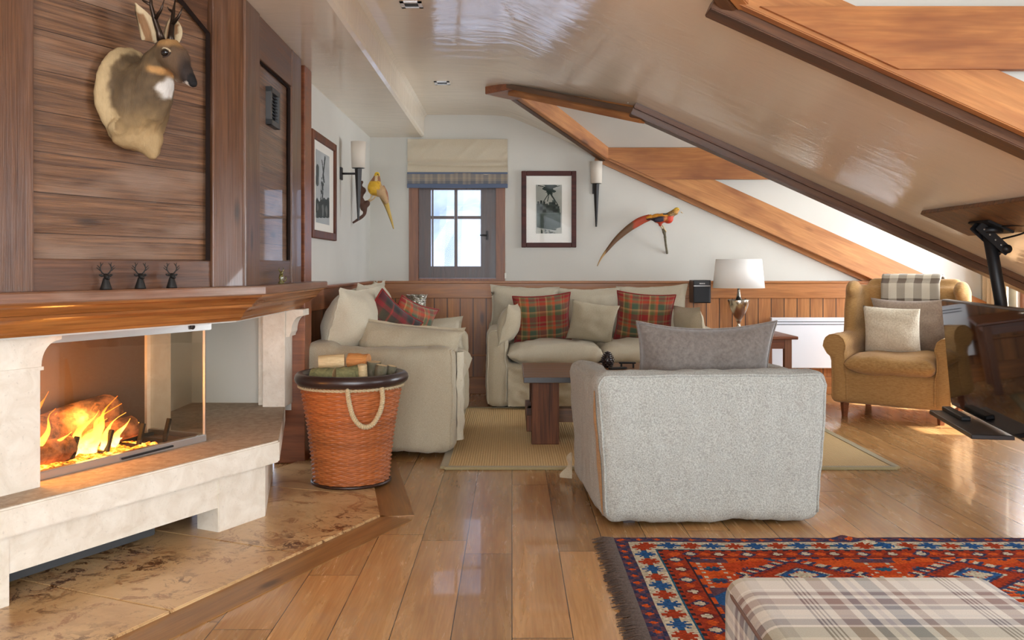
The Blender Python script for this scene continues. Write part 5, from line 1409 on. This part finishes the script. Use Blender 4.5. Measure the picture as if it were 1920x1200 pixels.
def redc(p):
    x = p.x/sc+1240; y = 410-p.z/sc
    if x > 1258 and y < 391: return (226, 184, 60)
    if x > 1262 and y < 398: return (196, 140, 60)
    if x > 1268: return (150, 96, 60)
    if x > 1250 and y < 403: return (176, 132, 60) if int(x*1.3+y) % 2 else (96, 70, 40)
    if 1241 < x <= 1250 and y < 401: return (58, 66, 60)
    if x > 1250: return (208, 60, 30)
    if y < 404.5-(x-1240)*.12: return (214, 140, 34)
    if y > 413-(x-1240)*.1: return (196, 62, 30)
    return (64, 42, 40) if x < 1243 else (190, 96, 36)
paint(b, redc)
m = MB(); m.ball(rp(1236, 409, -.036), (.058, .012, .024), (0, R(-8), 0)); w_ = m.build('wing', M['feather'], rbird); paint(w_, lambda p: (40, 34, 52) if p.x/sc+1240 < 1243 else (190, 110, 44))
m = MB(); leaf_tail([rp(1218, 405), rp(1200, 412), rp(1178, 426), rp(1155, 446), rp(1138, 466), rp(1126, 482), rp(1119, 497)], [.026, .034, .030, .024, .016, .009, .003], .012, m); o = m.build('tail', M['feather'], rbird)
paint(o, lambda p: (176, 66, 34) if p.x > (1186-1240)*sc+.5*(p.z) *0 and p.x/sc+1240 > 1186 else ((110, 76, 46) if p.x/sc+1240 > 1134 else (196, 158, 104)))
m = MB(); m.tube([rp(1276, 395), rp(1280, 398)], [.006, .0015], 8); m.build('beak', M['cutwood'], rbird); m = MB(); m.ball(rp(1270, 391, -.02), .0035, None, 8, 6); m.build('eye', M['gloss'], rbird)
for dx in (-1, 2):
    m = MB(); m.tube([rp(1238+dx, 420, -.01*dx), rp(1243+dx, 428, -.01*dx), rp(1246+dx, 432, 0)], [.006, .005, .006], 8); m.build('leg', M['cutwood'], rbird)
m = MB(); m.tube(lerp_path([rp(1242, 427, .0), rp(1246, 436, .02), rp(1250, 452, .08), rp(1256, 472, .16)], 16), [.011, .013, .016, .012, .010, .012, .010, .010, .009, .009, .010, .009, .009, .010, .009, .010], 9); m.build('branch', M['bark'], rbird)

sy = .00412
def yp(x, y, dy=0): return Vector(((x-700)*sy, dy, (370-y)*sy))
yb = thing('mounted_pheasant', 'stuffed yellow pheasant on a gnarled branch in the left corner', 'mounted bird', (-260/1700*7.0, 7.0, 1.1+132/1700*7.0))
m = MB(); m.ball(yp(703, 352), (.058, .05, .062)); m.ball(yp(712, 358), (.05, .045, .048), (0, R(40), 0)); m.tube([yp(703, 345), yp(706, 336), yp(707, 328)], [.046, .034, .02], 12); m.ball(yp(707, 327), (.021, .022, .020))
m.tube([yp(714, 358), yp(722, 372), yp(726, 382)], [.036, .024, .014], 10)
b = organic(m, 'body', M['feather'], yb, .0055, 3)
def yelc(p):
    x = p.x/sy+700; y = 370-p.z/sy
    if y < 330: return (236, 192, 40)
    if y < 340: return (150, 100, 66) if (x < 704 or x > 709) else (216, 190, 150)
    if x > 714 or (x > 708 and y > 356): return (196, 160, 116)
    return (228, 178, 46) if noise.noise(p*30) > -.2 else (200, 150, 40)
paint(b, yelc)
m = MB(); leaf_tail([yp(717, 366), yp(724, 382), yp(729, 398), yp(734, 414), yp(738, 429)], [.028, .022, .014, .010, .004], .010, m); o = m.build('tail', M['feather'], yb); paint(o, lambda p: (140, 110, 62) if (p.x/sy+700-717)-(370-p.z/sy-366)*.33 < 0 else (206, 172, 86))
m = MB(); leaf_tail([yp(716, 350), yp(723, 362), yp(728, 380)], [.02, .016, .004], .008, m); o = m.build('wing', M['feather'], yb); paint(o, lambda p: (176, 120, 92))
m = MB(); m.tube([yp(709, 327, -.018), yp(711, 330, -.028)], [.006, .001], 8); m.build('beak', M['bark'], yb)
for dx in (0, 8):
    m = MB(); m.tube([yp(699+dx, 364), yp(694+dx*.8, 373), yp(688+dx*.5, 378)], [.006, .005, .006], 8); m.build('leg', M['cutwood'], yb)
m = MB(); m.tube(lerp_path([(yp(661, 418)), yp(672, 411), yp(683, 402), yp(684, 392), yp(682, 384)], 12), [.009, .010, .011, .012, .014, .014, .013, .014, .016, .02, .022, .02], 9)
for x, y, r_ in ((682, 388, .028), (676, 378, .03), (688, 382, .024), (676, 366, .024), (680, 358, .026), (674, 350, .022), (678, 342, .014)): m.ball(yp(x, y), (r_, r_, r_*1.2), (0, .4, 0))
organic(m, 'branch', plain('dark_bark', (84, 56, 44), .8), yb, .007, 2)

# ================================================================== TELEVISION ON CEILING MOUNT
c_ = Vector((0, 0, 0)); TD = Vector((.187, .982, 0)).normalized(); tvang = math.atan2(TD.y, TD.x)
tv = thing('television', 'flat black television hanging from the ceiling mount at the right', 'television', (2.585, 5.40, .60))
tl = 1.40
# local frame: x towards the viewer end, y = thickness (screen side is -x world)
tv.rotation_euler = (0, 0, tvang)
tilt = R(5)
m = MB(); m.box((-tl/2, -.02, 0), (tl, .035, .63), .006, (-tilt, 0, 0)); m.build('housing', M['tvbezel'], tv)
m = MB(); m.box((-tl/2, .0005, 0), (tl-.024, .003, .606), 0, (-tilt, 0, 0)); m.build('screen', M['gloss'], tv)
m = MB(); m.box((-tl/2, -.06, 0), (.5, .06, .4), .01, (-tilt, 0, 0)); m.build('back_box', M['black'], tv)
mt = thing('ceiling_mount', 'black telescopic ceiling mount holding the television', 'ceiling mount', (0, 0, 0))
SN = Vector((.45, 0, 1)).normalized(); SD = Vector((1, 0, -.45)).normalized()
m = MB(); m.beam(Vector((2.37, 3.7, 2.42-.45*2.37))-SN*.012, Vector((2.37, 4.95, 2.42-.45*2.37))-SN*.012, .29, .022, up=SN, bev=.002); m.build('backing_board', M['table'], mt)
pt_ = Vector((2.42, 4.56, 2.42-.45*2.42))-SN*.03
m = MB(); m.beam(pt_+Vector((0, -.10, 0)), pt_+Vector((0, .10, 0)), .14, .012, up=SN, bev=.002); m.lathe([(.055, -.03), (.055, .0)], tuple(pt_), 20); m.build('mount_plate', M['black'], mt)
m = MB(); m.beam(pt_+Vector((-.075, .03, .01)), pt_+Vector((.075, .03, -.125)), .008, .05, bev=.003); m.beam(pt_+Vector((-.075, -.03, .01)), pt_+Vector((.075, -.03, -.125)), .008, .05, bev=.003); m.tube([pt_+Vector((.06, -.05, -.11)), pt_+Vector((.06, .05, -.11))], .022, 12); m.build('tilt_bracket', M['black'], mt)
m = MB()
for k in range(5): q = pt_+Vector((-.05+.028*k, -.035, -.012-.026*k)); m.tube([q, q+Vector((0, -.002, 0))], .005, 8)
m.build('bolt', M['steel'], mt)
m = MB(); m.tube([pt_+Vector((-.01, 0, -.03)), Vector((2.49, 4.62, .93)), Vector((2.53, 4.64, .60))], .030, 20); m.build('pole', M['black'], mt)
m = MB(); m.tube(lerp_path([pt_+Vector((.05, 0, -.06)), pt_+Vector((.09, -.15, -.03)), pt_+Vector((.03, -.30, .02)), pt_+Vector((-.02, -.36, .01))], 20), .005, 6); m.tube(lerp_path([pt_+Vector((.0, -.05, .0)), pt_+Vector((.02, -.2, .0)), pt_+Vector((.06, -.36, -.01))], 16), .005, 6); m.build('cable', M['black'], mt)
m = MB(); m.beam(Vector((2.51, 4.55, .62)), Vector((2.53, 4.74, .62)), .04, .3); m.build('television_bracket', M['black'], mt)
ty = thing('shelf_tray', 'slim black shelf hanging below the television', 'shelf', (2.46, 4.90, .26), tvang)
m = MB(); m.b2((-.42, -.10, -.012), (.37, .10, .012), .004); m.build('tray', M['tvbezel'], ty)
m = MB(); m.b2((-.0, -.02, .010), (.38, .03, .035), .006); m.build('support_arm', M['black'], ty)
